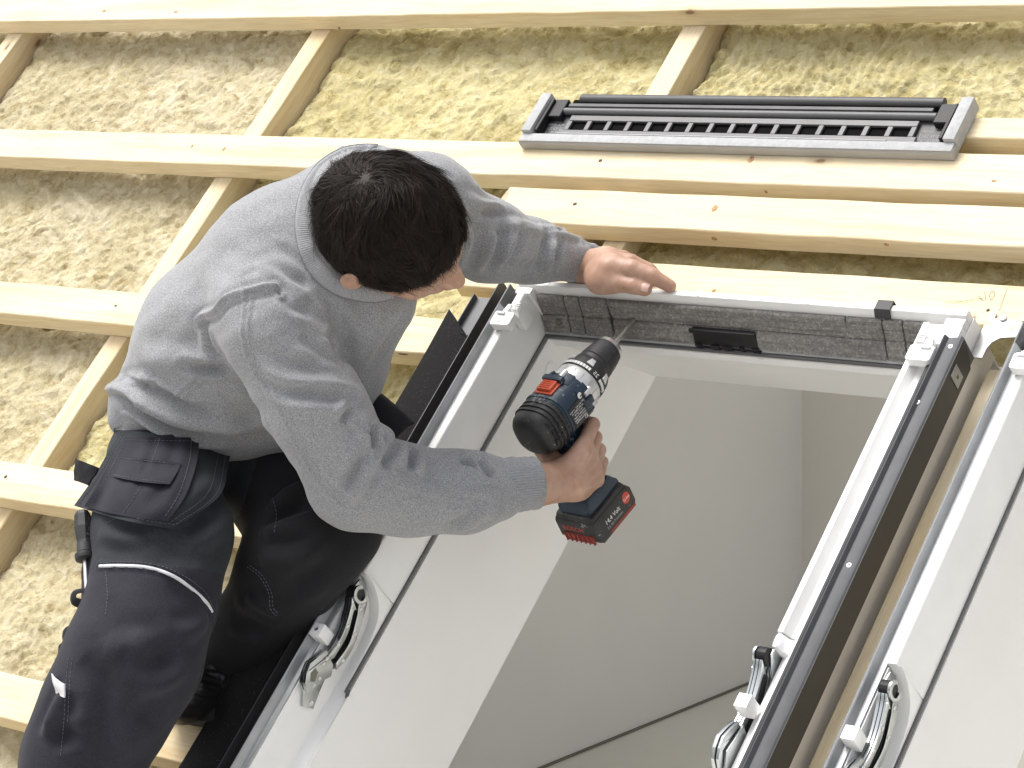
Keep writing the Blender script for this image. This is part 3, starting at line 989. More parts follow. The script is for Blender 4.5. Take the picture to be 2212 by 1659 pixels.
# (v,n) section: top face, front face with a groove, slanting back; cut by slits into segments
sec = [(-0.0152, 0.030), (-0.0200, 0.0315), (-0.0235, 0.0285), (-0.0300, -0.0020), (-0.0285, -0.0035), (-0.0330, -0.0050), (-0.0440, -0.0270), (-0.0470, -0.0275), (-0.0185, -0.0275)]
cuts = [0.034, 0.086, 0.115, 0.168, 0.590, 0.650, 0.683, 0.7215]
for i in range(len(cuts) - 1):
    a0, a1 = cuts[i] + 0.0009, cuts[i + 1] - 0.0009
    V, F = extrude(sec, a0, a1, 0, bev=0.0022)
    V = np.array(V)
    V = V + 0.0011 * np.stack([0 * V[:, 0], perlin(V * 60), perlin(V * 60 + 40)], -1)
    if i in (0, 1, 2, 4, 5, 6):
        V[:, 0] += 0.004 * np.sin((V[:, 2] - 0.03) / 0.058 * 2.4)
    obj('foam_segment', V, F, 'bead_foam', EPS, smooth=True, auto=30)
obj('foam_core', *extrude([(-0.0154, 0.026), (-0.0205, 0.0265), (-0.0270, 0.0), (-0.0380, -0.0245), (-0.0185, -0.0245)], 0.040, 0.716, 0), 'rubber', EPS)


def on_front(n):
    """front surface v of the block at height n"""
    pts = [(-0.0275, -0.0470), (-0.0050, -0.0330), (-0.0020, -0.0300), (0.0285, -0.0235)]
    return float(np.interp(n, [p[0] for p in pts], [p[1] for p in pts]))


for (px, py) in ((1196, 690), (1207, 696), (1778, 733), (1784, 736), (1362, 694), (1371, 701), (1366, 690)):
    p = PN(px, py, -0.012)
    for _ in range(4):
        rr = ray(px, py)
        nn = p[2]
        vv = on_front(nn)
        p = CAM + rr * ((vv - CAM[1]) / rr[1])
    obj('drill_hole', *lathe(p + A(0, -0.0006, 0.0002), A(0, -0.92, 0.38), [(0, 0.0062), (0.0004, 0.0058), (-0.002, 0.004)], 14), 'seam_dark', EPS, smooth=True)
# black plastic lock housing let into the block
hx0, hx1 = PN(1497, 735, -0.02)[0] + 0.0, PN(1640, 735, -0.02)[0]
hb = obj('lock_housing', *extrude([(-0.0250, -0.004), (-0.0368, -0.004), (-0.0385, -0.012), (-0.0470, -0.029), (-0.0450, -0.038), (-0.030, -0.036)], hx0, hx1, 0, bev=0.002), 'black_plastic', EPS, smooth=True, auto=30)
for k, (a_, w_, d_) in enumerate(((0.02, 0.012, 0.010), (0.28, 0.014, 0.016), (0.46, 0.016, 0.013), (0.72, 0.008, 0.008), (0.92, 0.012, 0.018))):
    uu = hx0 + (hx1 - hx0) * a_
    obj('lug', *extrude([(uu, -0.030), (uu + w_, -0.030), (uu + w_ * 0.8, -0.036 - d_ * 0.6), (uu + w_ * 0.35, -0.038 - d_ * 0.6)], -0.0300, -0.0440, 1 if False else 1, bev=0.001) if False else extrude([(-0.0490, -0.024), (-0.0360, -0.028), (-0.0380, -0.034 - d_), (-0.0470, -0.032 - d_)], uu, uu + w_, 0, bev=0.0012), 'black_plastic', hb, smooth=True, auto=30)
obj('housing_rim', *extrude([(-0.0360, -0.0010), (-0.0395, -0.0010), (-0.0415, -0.006), (-0.0385, -0.006)], hx0 - 0.002, hx1 + 0.002, 0, bev=0.0008), 'black_plastic', hb, smooth=True, auto=30)

# ------------------------------------------------------------------ black foam strip and dark flashing left of the window
pl = smooth_poly([(-0.100, -0.05), (-0.096, -0.30), (-0.098, -0.55), (-0.092, -0.70), (-0.101, -0.86), (-0.104, -1.2), (-0.102, -1.6)], 10)
Vf, Ff = [], []
for i, (uc, vc) in enumerate(pl):
    w_ = 0.036
    z = 0.006 + 0.006 * perlin(A(vc * 4, 3.3, 1.1)) + (0.014 * math.exp(-((vc + 0.70) / 0.10) ** 2))
    vtop = lambda k: vc - (0.055 * (0.5 + 0.5 * k) if i == 0 else 0.0) - (0.03 * (0.5 + 0.5 * k) if i == 1 else 0)
    for k, dz in ((-1, 0), (-0.94, 0.012), (-0.5, 0.0135), (0, 0.0140), (0.5, 0.0135), (0.94, 0.012), (1, 0), (0.9, -0.006), (-0.9, -0.006)):
        Vf.append((uc + k * w_, vtop(k) + 0.0008 * perlin(A(vc * 60, k * 9, 5)), z + dz + 0.0008 * perlin(A(vc * 45, k * 7, 0.5))))
kk = 9
for i in range(len(pl) - 1):
    for j in range(kk):
        j2 = (j + 1) % kk
        Ff.append([i * kk + j, (i + 1) * kk + j, (i + 1) * kk + j2, i * kk + j2])
Ff += [list(range(kk)), list(range((len(pl) - 1) * kk, len(pl) * kk))[::-1]]
obj('foam_strip', Vf, Ff, 'black_foam', None, 'long black foam sealing strip with a pointed end along the left window jamb', 'foam strip', smooth=True, auto=50)
FL = thing('side_flashing', 'dark folded metal flashing tray beside the left window jamb', 'flashing', (-0.08, -0.7, 0))
obj('tray', *extrude([(-0.110, 0.0015), (-0.1085, 0.0015), (-0.1085, 0.0130), (-0.1070, 0.0130), (-0.1070, 0.0030), (-0.0380, 0.0030), (-0.0380, 0.0015)], -0.012, -1.6, 1), 'anthracite', FL)
obj('riser', *extrude([(-0.0376, 0.0015), (-0.0360, 0.0015), (-0.0360, 0.046), (-0.0376, 0.046)], -0.006, -1.6, 1), 'vent_dark', FL)

# ------------------------------------------------------------------ galvanised mounting bracket
BR = thing('mounting_bracket', 'galvanised steel corner bracket screwed to the batten right of the frame', 'bracket', (0.82, 0.02, 0.002))
pts = [PN(x, y, 0.002)[:2] for x, y in ((2094, 674), (2099, 662), (2114, 666), (2117, 680), (2165, 685), (2172, 692), (2260, 702), (2260, 716), (2202, 725), (2150, 724), (2136, 729), (2130, 737), (2128, 748), (2110, 720))]
pts[0] = A(0.786, 0.012)
pts[-1] = A(0.789, -0.05)
pts = [A(0.789, 0.030), A(0.800, 0.030), A(0.800, 0.020), A(0.835, 0.020), A(0.842, 0.015), A(0.935, 0.014), A(0.935, -0.012), A(0.842, -0.010), A(0.822, -0.013), A(0.812, -0.022), A(0.8085, -0.034), A(0.8085, -0.05), A(0.789, -0.05)]
obj('plate', *extrude([tuple(p) for p in pts], 0.0005, 0.0028, 2, bev=0.0005), 'galvanised', BR, smooth=True, auto=30)
for x, y in ((2168, 688), (2214, 690)):
    p = PN(x, y, 0.003)
    screw(BR, p, (0, 0, 1), 0.0055, 0.0028)
for x, y, r_ in ((2098, 680, 0.0055), (2186, 708, 0.0042)):
    p = PN(x, y, 0.003)
    obj('hole', *lathe((p[0], p[1], 0.0029), A(0, 0, 1), [(0, r_), (0.0003, r_ * 0.94), (-0.001, r_ * 0.6)], 16), 'pine_u', BR)
p = PN(2128, 697, 0.003)
obj('slot', *extrude([(p[0] + 0.009 * math.copysign(1, math.cos(a)) * 0.5 + 0.0036 * math.cos(a), p[1] + 0.0036 * math.sin(a)) for a in np.linspace(0.01, 2 * math.pi, 18)[:-1]], 0.0029, 0.0032, 2), 'pine_u', BR)

# ------------------------------------------------------------------ vent unit lying on the batten
VU = thing('vent_unit', 'long dark grey ventilation unit with slotted grille lying on the batten', 'vent unit', (0.21, 0.36, 0.0))
VN = 0.0015
u0, u1, v0, v1 = -0.196, 0.622, 0.312, 0.418
fr = [(v0, VN), (v0, VN + 0.014), (v0 + 0.002, VN + 0.0165), (v0 + 0.017, VN + 0.0165), (v0 + 0.019, VN + 0.0150), (v0 + 0.019, VN)]
obj('front_rail', *extrude(fr, u0, u1, 0, bev=0.0008), 'vent_grey', VU, smooth=True, auto=30)
obj('front_felt', *extrude([(v0 + 0.002, VN + 0.0168), (v0 + 0.019, VN + 0.0168), (v0 + 0.019, VN + 0.0185), (v0 + 0.002, VN + 0.0185)], u0 + 0.001, u1 - 0.001, 0, bev=0.0006), 'vent_felt', VU, smooth=True, auto=30)
for (a0, a1, nm) in ((u0, u0 + 0.020, 'end_cap'), (u1 - 0.020, u1, 'end_cap')):
    ec = obj(nm, *box(a0, a1, v0 + 0.0195, v1, VN, VN + 0.026, 0.002, 2), 'vent_felt', VU, smooth=True, auto=30)
    obj('end_block', *box(a1 if a0 == u0 else a0 - 0.036, a1 + 0.036 if a0 == u0 else a0, v0 + 0.060, v1 - 0.006, VN, VN + 0.017, 0.0015, 1), 'black_plastic', VU, smooth=True, auto=30)
    obj('end_plate', *box(a1 + 0.004 if a0 == u0 else a0 - 0.010, a1 + 0.010 if a0 == u0 else a0 - 0.004, v0 + 0.024, v1 - 0.010, VN + 0.001, VN + 0.022, 0.001, 1), 'black_plastic', VU, smooth=True, auto=30)
obj('base_plate', *box(u0 + 0.010, u1 - 0.010, v0 + 0.0192, v1 - 0.004, VN, VN + 0.004), 'vent_dark', VU)
# grille: bars between openings, each bar and rail a piece
g0, g1, gv0, gv1 = -0.118, 0.535, v0 + 0.030, v0 + 0.066
gb = obj('grille_rail', *box(g0 - 0.012, g1 + 0.012, gv0 - 0.010, gv0 + 0.006, VN + 0.006, VN + 0.011, 0.0008), 'vent_mid', VU, smooth=True, auto=30)
obj('grille_rail', *box(g0 - 0.004, g1 + 0.004, gv1 - 0.009, gv1 + 0.003, VN + 0.006, VN + 0.011, 0.0008), 'vent_mid', VU, smooth=True, auto=30)
for k in range(17):
    uu = g0 + (g1 - g0) * k / 16
    obj('grille_bar', *box(uu - 0.0045, uu + 0.0045, gv0 + 0.0062, gv1 - 0.0092, VN + 0.006, VN + 0.0107, 0.0006), 'vent_mid', VU, smooth=True, auto=30)
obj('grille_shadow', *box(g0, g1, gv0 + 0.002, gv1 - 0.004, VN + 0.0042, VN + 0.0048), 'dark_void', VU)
V, F = tube([(g0 - 0.030, v0 + 0.078, VN + 0.010), (g1 + 0.030, v0 + 0.078, VN + 0.010)], 0.0065, 16)
obj('roller', V, F, 'vent_mid', VU, smooth=True, auto=40)
obj('step_rail', *box(g0 - 0.020, g1 + 0.020, v0 + 0.086, v0 + 0.094, VN + 0.004, VN + 0.014, 0.001), 'vent_dark', VU, smooth=True, auto=30)
obj('rear_channel', *box(u0 + 0.060, u1 - 0.050, v0 + 0.0945, v1 - 0.001, VN + 0.0042, VN + 0.011, 0.001), 'dark_void', VU)
V, F = tube([(u0 + 0.078, v1 - 0.0015, VN + 0.0135), (u1 - 0.054, v1 - 0.0015, VN + 0.0135)], 0.0085, 16, flat=0.8)
obj('rear_tube', V, F, 'vent_dark', VU, smooth=True, auto=40)
obj('felt_strip', *box(g0 - 0.005, g1 - 0.03, v0 + 0.0190, v0 + 0.0215, VN + 0.012, VN + 0.0195, 0.0006), 'vent_felt', VU, smooth=True, auto=30)


def text(name, s, size, o, X, Y, mat, parent, align='CENTER', ext=0.0001):
    cu = bpy.data.curves.new('tmp', 'FONT')
    cu.body = s
    cu.size = size
    cu.align_x = align
    cu.align_y = 'CENTER'
    cu.extrude = ext
    cu.resolution_u = 2
    t = bpy.data.objects.new('tmp', cu)
    col.objects.link(t)
    dg = bpy.context.evaluated_depsgraph_get()
    me = bpy.data.meshes.new_from_object(t.evaluated_get(dg))
    V = np.array([tuple(v.co) for v in me.vertices])
    F = [list(p.vertices) for p in me.polygons]
    bpy.data.objects.remove(t)
    bpy.data.curves.remove(cu)
    bpy.data.meshes.remove(me)
    X = np.asarray(X, float) / np.linalg.norm(X)
    Y = np.asarray(Y, float) - X * (np.asarray(Y, float) @ X)
    Y /= np.linalg.norm(Y)
    V, F = xform((V, F), o, X, Y, np.cross(X, Y))
    return obj(name, V, F, mat, parent)


text('lettering', '10510 - 02\n20-03-2012\nSRV under\nV01', 0.0085, (0.565, v0 + 0.048, VN + 0.0043), (-1, 0, 0), (0, -1, 0), 'print_grey', VU)
text('lettering', '10510 - 01\n20-03-2012\nSRV under\nV01', 0.0085, (-0.150, v0 + 0.048, VN + 0.0043), (-1, 0, 0), (0, -1, 0), 'print_grey', VU)

# pencil marks on the batten behind the frame
PM = thing('pencil_mark', 'faint pencil strokes and figures on the batten above the metal bracket', 'pencil mark', (0.78, 0.05, 0.0006))
for pts in ([(2040, 653), (2075, 651), (2103, 646), (2123, 644)], [(2112, 637), (2122, 648), (2129, 645), (2126, 630)], [(2140, 647), (2137, 640), (2140, 631), (2146, 629), (2148, 635), (2144, 645), (2139, 648)], [(2176, 622), (2166, 648), (2158, 672)]):
    pp = smooth_poly([PN(x, y, 0.0008) for x, y in pts], 5)
    pp[:, 2] = 0.0006
    obj('stroke', *tube(pp, 0.00032, 5), 'pencil', PM)
# ------------------------------------------------------------------ signed-distance modelling
def s_cone(P, a, b, ra, rb):
    ab = b - a
    L2 = ab @ ab
    w = P - a
    t = np.clip((w @ ab) / L2, 0, 1)
    return np.linalg.norm(w - t[:, None] * ab, axis=1) - (ra + (rb - ra) * t)


def s_ell(P, c, B, r):
    q = (P - c) @ B.T
    k0 = np.linalg.norm(q / r, axis=1)
    k1 = np.linalg.norm(q / (r * r), axis=1) + 1e-9
    return k0 * (k0 - 1.0) / k1


def smin(a, b, k):
    if k <= 0:
        return np.minimum(a, b)
    h = np.maximum(k - np.abs(a - b), 0) / k
    return np.minimum(a, b) - h * h * k * 0.25


def mesh_sdf(fn, lo, hi, h):
    """surface nets on a block-sparse grid"""
    B = 8
    lo = np.asarray(lo, float)
    nb = np.ceil((np.asarray(hi) - lo) / (h * B)).astype(int)
    n = nb * B + 1
    D = np.full(n, 1.0, np.float32)
    bi = np.stack(np.meshgrid(*[np.arange(k) for k in nb], indexing='ij'), -1).reshape(-1, 3)
    cen = lo + (bi + 0.5) * B * h
    dc = fn(cen)
    act = np.abs(dc) < B * h * 1.15
    # sign for the blocks away from the surface
    for q, d_ in zip(bi[~act], dc[~act]):
        if d_ < 0:
            D[q[0] * B:q[0] * B + B + 1, q[1] * B:q[1] * B + B + 1, q[2] * B:q[2] * B + B + 1] = -1
    g = np.stack(np.meshgrid(*[np.arange(B + 1)] * 3, indexing='ij'), -1).reshape(-1, 3)
    ab = bi[act]
    for s in range(0, len(ab), 256):
        blk = ab[s:s + 256]
        idx = blk[:, None, :] * B + g[None]
        d_ = fn((lo + idx * h).reshape(-1, 3))
        idx = idx.reshape(-1, 3)
        D[idx[:, 0], idx[:, 1], idx[:, 2]] = d_
    S = D < 0
    corners = [(i, j, k) for i in (0, 1) for j in (0, 1) for k in (0, 1)]
    m_ = n - 1

    def sl(A_, c):
        return A_[c[0]:c[0] + m_[0], c[1]:c[1] + m_[1], c[2]:c[2] + m_[2]]
    cnt = sum(sl(S, c).astype(np.int8) for c in corners)
    cells = np.argwhere((cnt > 0) & (cnt < 8))
    vid = np.full(m_, -1, np.int32)
    vid[cells[:, 0], cells[:, 1], cells[:, 2]] = np.arange(len(cells))
    dv = {c: D[cells[:, 0] + c[0], cells[:, 1] + c[1], cells[:, 2] + c[2]] for c in corners}
    acc = np.zeros((len(cells), 3))
    num = np.zeros(len(cells))
    for c in corners:
        for ax in range(3):
            if c[ax]:
                continue
            e = list(c)
            e[ax] = 1
            e = tuple(e)
            a_, b_ = dv[c], dv[e]
            x = (a_ < 0) != (b_ < 0)
            t = np.where(x, a_ / np.where(x, a_ - b_, 1), 0)
            p = np.tile(np.array(c, float), (len(cells), 1))
            p[:, ax] = t
            acc += np.where(x[:, None], p, 0)
            num += x
    V = lo + (cells + acc / num[:, None]) * h
    F = []
    for ax in range(3):
        o1, o2 = (ax + 1) % 3, (ax + 2) % 3
        s0 = [slice(None)] * 3
        s1 = [slice(None)] * 3
        s0[ax], s1[ax] = slice(0, -1), slice(1, None)
        x = S[tuple(s0)] != S[tuple(s1)]
        e = np.argwhere(x)
        ok = (e[:, o1] > 0) & (e[:, o2] > 0) & (e[:, o1] < m_[o1]) & (e[:, o2] < m_[o2]) & (e[:, ax] < m_[ax])
        e = e[ok]
        flip = S[e[:, 0], e[:, 1], e[:, 2]]
        d1 = np.zeros(3, int)
        d1[o1] = 1
        d2 = np.zeros(3, int)
        d2[o2] = 1
        q = [vid[tuple(k.T)] for k in (e - d1 - d2, e - d2, e, e - d1)]
        q = np.stack(q, -1)
        q[~flip] = q[~flip][:, ::-1]
        F.append(q)
    F = np.concatenate(F)
    F = F[(F >= 0).all(1)]
    return V, F


def vnormals(V, F):
    a, b_, c_, d_ = (V[F[:, i]] for i in range(4))
    fn_ = np.cross(c_ - a, d_ - b_)
    nn = np.zeros_like(V)
    for i in range(4):
        np.add.at(nn, F[:, i], fn_)
    return nn / (np.linalg.norm(nn, axis=1)[:, None] + 1e-12)


def relax(V, F, it=2, lam=0.5):
    for _ in range(it):
        s = np.zeros_like(V)
        c_ = np.zeros(len(V))
        for i in range(4):
            for j in (1, 3):
                np.add.at(s, F[:, i], V[F[:, (i + j) % 4]])
                np.add.at(c_, F[:, i], 1)
        V = V + lam * (s / c_[:, None] - V)
    return V


def S3(x, y, Z, rpx):
    return PZ(x, y, Z), rpx * Z / FPX


class Field:
    def __init__(self):
        self.it = []

    def chain(self, pts, k=0.03):
        q = [S3(*p) for p in pts]
        for (a, ra), (b_, rb) in zip(q[:-1], q[1:]):
            self.it.append(('c', a, b_, ra, rb, k))
        return self

    def cone(self, a, b_, ra, rb, k=0.006):
        self.it.append(('c', np.asarray(a, float), np.asarray(b_, float), ra, rb, k))
        return self

    def ell(self, c_, B, r, k=0.006, neg=False):
        self.it.append(('n' if neg else 'e', np.asarray(c_, float), B, np.asarray(r, float), 0, k))
        return self

    def box(self):
        lo = np.full(3, 9.0)
        hi = -lo
        for t in self.it:
            if t[0] == 'c':
                for p, r_ in ((t[1], t[3]), (t[2], t[4])):
                    lo = np.minimum(lo, p - r_)
                    hi = np.maximum(hi, p + r_)
            elif t[0] == 'e':
                lo = np.minimum(lo, t[1] - t[3].max())
                hi = np.maximum(hi, t[1] + t[3].max())
        return lo - 0.03, hi + 0.03

    def __call__(self, P):
        d = np.full(len(P), 1.0)
        for t in self.it:
            if t[0] == 'c':
                d = smin(d, s_cone(P, *t[1:5]), t[5])
            elif t[0] == 'e':
                d = smin(d, s_ell(P, t[1], t[2], t[3]), t[5])
            else:
                d = -smin(-d, s_ell(P, t[1], t[2], t[3]), t[5])
        return d


class Surf:
    """mesh + ray casting from the picture, for placing folds and seams on a surface"""

    def __init__(self, V, F):
        self.V, self.F = V, F
        self.nr = vnormals(V, F)
        self.bvh = BVHTree.FromPolygons([tuple(p) for p in V], [tuple(map(int, f)) for f in F])

    def hit(self, x, y):
        d = ray(x, y)
        d = d / np.linalg.norm(d)
        r_ = self.bvh.ray_cast(Vector(CAM), Vector(d))
        if r_[0] is None:
            q = self.bvh.find_nearest(Vector(PZ(x, y, 3.5)))
            return np.array(q[0]), np.array(q[1])
        return np.array(r_[0]), np.array(r_[1])

    def line(self, pts, n=8):
        pp = smooth_poly([A(x, y, 0) for x, y in pts], n)
        return np.array([self.hit(p[0], p[1])[0] for p in pp])

    def fold(self, disp, pts, amp, width, asym=0.0, taper=True):
        L = self.line(pts)
        m_ = len(L)
        best = np.full(len(self.V), 1e9)
        bt = np.zeros(len(self.V))
        lo, hi = L.min(0) - 3 * width, L.max(0) + 3 * width
        sel = np.where(((self.V > lo) & (self.V < hi)).all(1))[0]
        P = self.V[sel]
        bs = np.full(len(sel), 1e9)
        tt = np.zeros(len(sel))
        for i in range(m_ - 1):
            a, b_ = L[i], L[i + 1]
            ab = b_ - a
            w = P - a
            t = np.clip((w @ ab) / (ab @ ab + 1e-12), 0, 1)
            d = np.linalg.norm(w - t[:, None] * ab, axis=1)
            u = d < bs
            bs = np.where(u, d, bs)
            tt = np.where(u, (i + t) / (m_ - 1), tt)
        x = bs / width
        prof = np.exp(-x * x) - (0.45 if amp > 0 else 0.55) * np.exp(-((x - (1.5 if amp > 0 else 1.9)) / 0.8) ** 2)
        env = np.clip(np.sin(math.pi * np.clip(tt, 0.0, 1.0)), 0, 1) ** 0.6 if taper else 1.0
        disp[sel] += amp * prof * env
        return L


# ------------------------------------------------------------------ cloth and skin materials
m, nt, b = newmat('heather_grey')
v = coords(nt)
n1 = noise(nt, coords(nt, (1, 1, 1)), 520, 3, 0.7)
n2 = noise(nt, coords(nt, (240, 900, 900), rot=(0.3, 0.2, 0.8)), 1.0, 2, 0.6)
n3 = noise(nt, v, 9, 3)
r = ramp(nt, n1.outputs[0], [(0.34, (0.19, 0.194, 0.202)), (0.5, (0.29, 0.295, 0.303)), (0.66, (0.41, 0.414, 0.42))])
r2 = ramp(nt, n2.outputs[0], [(0.35, (0.78, 0.78, 0.79)), (0.6, (1.0, 1.0, 1.0))])
c = mixc(nt, 0.7, r.outputs[0], r2.outputs[0], 'MULTIPLY')
r3 = ramp(nt, n3.outputs[0], [(0.3, (0.93, 0.93, 0.94)), (0.7, (1, 1, 1))])
c = mixc(nt, 0.8, c, r3.outputs[0], 'MULTIPLY')
nt.links.new(c, b.inputs['Base Color'])
b.inputs['Roughness'].default_value = 0.92
b.inputs['Specular IOR Level'].default_value = 0.12
b.inputs['Sheen Weight'].default_value = 0.25
b.inputs['Sheen Roughness'].default_value = 0.5
bump(nt, b, n1.outputs[0], 0.35, 0.0012)

simple('rib_knit', (0.31, 0.315, 0.325), 0.92, spec=0.12, nscale=300, namt=0.14, bumpd=0.0008, bscale=700)
simple('rib_seam', (0.20, 0.205, 0.215), 0.95, spec=0.1, nscale=300, namt=0.14)


def twill(name, base):
    m, nt, b = newmat(name)
    v = coords(nt)
    w = N(nt, 'ShaderNodeTexWave', wave_type='BANDS', bands_direction='DIAGONAL')
    w.inputs['Scale'].default_value = 420
    w.inputs['Distortion'].default_value = 0.6
    nt.links.new(v, w.inputs['Vector'])
    n1 = noise(nt, v, 14, 4)
    n2 = noise(nt, v, 600, 2)
    lo = tuple(k * 0.7 for k in base)
    hi = tuple(k * 1.35 for k in base)
    r = ramp(nt, n2.outputs[0], [(0.3, lo), (0.7, hi)])
    r2 = ramp(nt, n1.outputs[0], [(0.3, (0.85, 0.85, 0.85)), (0.7, (1.12, 1.12, 1.12))])
    c = mixc(nt, 1.0, r.outputs[0], r2.outputs[0], 'MULTIPLY')
    nt.links.new(c, b.inputs['Base Color'])
    b.inputs['Roughness'].default_value = 0.85
    b.inputs['Specular IOR Level'].default_value = 0.2
    b.inputs['Sheen Weight'].default_value = 0.05
    b.inputs['Sheen Roughness'].default_value = 0.5
    bump(nt, b, w.outputs[0], 0.12, 0.0006)


twill('trouser_navy', (0.0230, 0.0232, 0.0310))
twill('trouser_grey', (0.0285, 0.0310, 0.0365))
twill('trouser_black_shade', (0.0130, 0.0132, 0.0150))  # black loops and flaps; also carries the painted shade of the far leg

m, nt, b = newmat('skin')
v = coords(nt)
n1 = noise(nt, v, 26, 4)
n2 = noise(nt, v, 700, 3, 0.6)
n3 = noise(nt, v, 90, 3)
r = ramp(nt, n1.outputs[0], [(0.28, (0.36, 0.205, 0.140)), (0.5, (0.43, 0.265, 0.190)), (0.72, (0.49, 0.32, 0.24))])
r2 = ramp(nt, n3.outputs[0], [(0.35, (0.90, 0.84, 0.82)), (0.6, (1, 1, 1))])
c = mixc(nt, 0.8, r.outputs[0], r2.outputs[0], 'MULTIPLY')
nt.links.new(c, b.inputs['Base Color'])
b.inputs['Roughness'].default_value = 0.48
b.inputs['Subsurface Weight'].default_value = 0.12
b.inputs['Subsurface Radius'].default_value = (0.012, 0.005, 0.003)
b.inputs['Subsurface Scale'].default_value = 0.5
bn = bump(nt, b, n2.outputs[0], 0.22, 0.0008)
bump(nt, b, n3.outputs[0], 0.25, 0.0015, bn)

m, nt, b = newmat('hair')
oi = N(nt, 'ShaderNodeAttribute', attribute_name='tone')
r = ramp(nt, oi.outputs['Fac'], [(0.0, (0.007, 0.0048, 0.0036)), (0.6, (0.017, 0.0112, 0.0080)), (1.0, (0.045, 0.028, 0.019))])
nt.links.new(r.outputs[0], b.inputs['Base Color'])
b.inputs['Roughness'].default_value = 0.6
b.inputs['Specular IOR Level'].default_value = 0.18
simple('scalp', (0.020, 0.013, 0.010), 0.7)

# ------------------------------------------------------------------ drill frame (used by hand and drill)
DT = PZ(1368, 694, 3.742)                        # bit tip at the foam block
DREAR = PZ(1146, 948, 3.600)
DFK = 0.89                                       # its length against its height
DK = 1.10                                        # size of the drill against its drawing
DF = (DT - DREAR) / np.linalg.norm(DT - DREAR)
_h = cdir(0.343, 0.79, 0.508)
DH = _h - DF * (_h @ DF)
DH /= np.linalg.norm(DH)                         # towards the battery
DS = np.cross(DF, -DH)                           # right side of the drill
DL = np.linalg.norm(DT - DREAR)


def DP(f, h, s):
    return DREAR + DF * f + DH * h + DS * s


def HPD(f, h, s):
    return DREAR + DK * (DF * f * DFK + DH * h + DS * s)


# ------------------------------------------------------------------ person
HC = PZ(849, 494, 3.36)
HU = cdir(0.19, -0.29, -0.94)
_f = cdir(0.87, 0.48, -0.05)
HF = _f - HU * (_f @ HU)
HF /= np.linalg.norm(HF)
HR = np.cross(HF, HU)
HB = np.stack([HF, HR, HU])                       # head axes: forward, right, up


def HP(f, r_, u):
    return HC + HF * f + HR * r_ + HU * u


body = Field()
# torso and limbs inside the clothes
body.chain([(420, 950, 3.72, 70), (560, 740, 3.60, 95), (740, 560, 3.50, 95), (800, 520, 3.44, 60)], 0.05)
body.chain([(575, 700, 3.40, 60), (690, 890, 3.43, 52), (775, 1045, 3.47, 45), (1000, 1058, 3.53, 40), (1110, 1048, 3.56, 36), (1150, 1044, 3.575, 38)], 0.02)
body.chain([(740, 560, 3.50, 70), (930, 440, 3.58, 60), (1065, 525, 3.69, 42), (1230, 562, 3.80, 36), (1275, 580, 3.815, 36)], 0.02)
body.chain([(400, 970, 3.71, 70), (350, 1030, 3.62, 70), (285, 1425, 3.43, 60), (130, 1850, 3.50, 45)], 0.02)
body.chain([(420, 970, 3.72, 70), (560, 1010, 3.74, 66), (670, 1170, 3.61, 55), (480, 1440, 3.66, 45)], 0.02)
# head
body.ell(HP(-0.005, 0, 0.010), HB, (0.101, 0.081, 0.098), 0.01)
body.ell(HP(0.030, 0, -0.052), HB, (0.066, 0.060, 0.066), 0.03)
body.ell(HP(0.055, 0, -0.100), HB, (0.030, 0.032, 0.022), 0.03)
body.cone(HP(0.088, 0, -0.012), HP(0.110, 0, -0.046), 0.009, 0.0120, 0.014)      # nose
body.ell(HP(0.100, 0.013, -0.050), HB, (0.010, 0.007, 0.008), 0.006)
body.ell(HP(0.100, -0.013, -0.050), HB, (0.011, 0.008, 0.009), 0.006)
body.cone(HP(0.080, 0.040, 0.004), HP(0.088, 0.012, 0.003), 0.009, 0.009, 0.012)   # brow
body.cone(HP(0.080, -0.040, 0.004), HP(0.088, -0.012, 0.003), 0.009, 0.009, 0.012)
body.ell(HP(0.062, 0.046, -0.035), HB, (0.018, 0.016, 0.018), 0.014)               # cheek
body.ell(HP(0.062, -0.046, -0.035), HB, (0.018, 0.016, 0.018), 0.014)
body.ell(HP(0.090, 0, -0.078), HB, (0.012, 0.022, 0.006), 0.006)                   # lips
body.ell(HP(0.088, 0, -0.088), HB, (0.012, 0.019, 0.006), 0.006)
for sg in (1, -1):                                                                  # ears
    body.ell(HP(-0.012, sg * 0.0885, -0.022), np.stack([HF * 0.94 - HR * sg * 0.34, HR * sg * 0.94 + HF * 0.34, HU]), (0.016, 0.0055, 0.029), 0.006)
    body.ell(HP(-0.016, sg * 0.096, -0.014), np.stack([HF * 0.94 - HR * sg * 0.34, HR * sg * 0.94 + HF * 0.34, HU]), (0.009, 0.005, 0.016), 0.004, neg=True)
body.cone(HP(-0.030, 0, -0.060), PZ(775, 520, 3.50), 0.058, 0.062, 0.02)            # neck

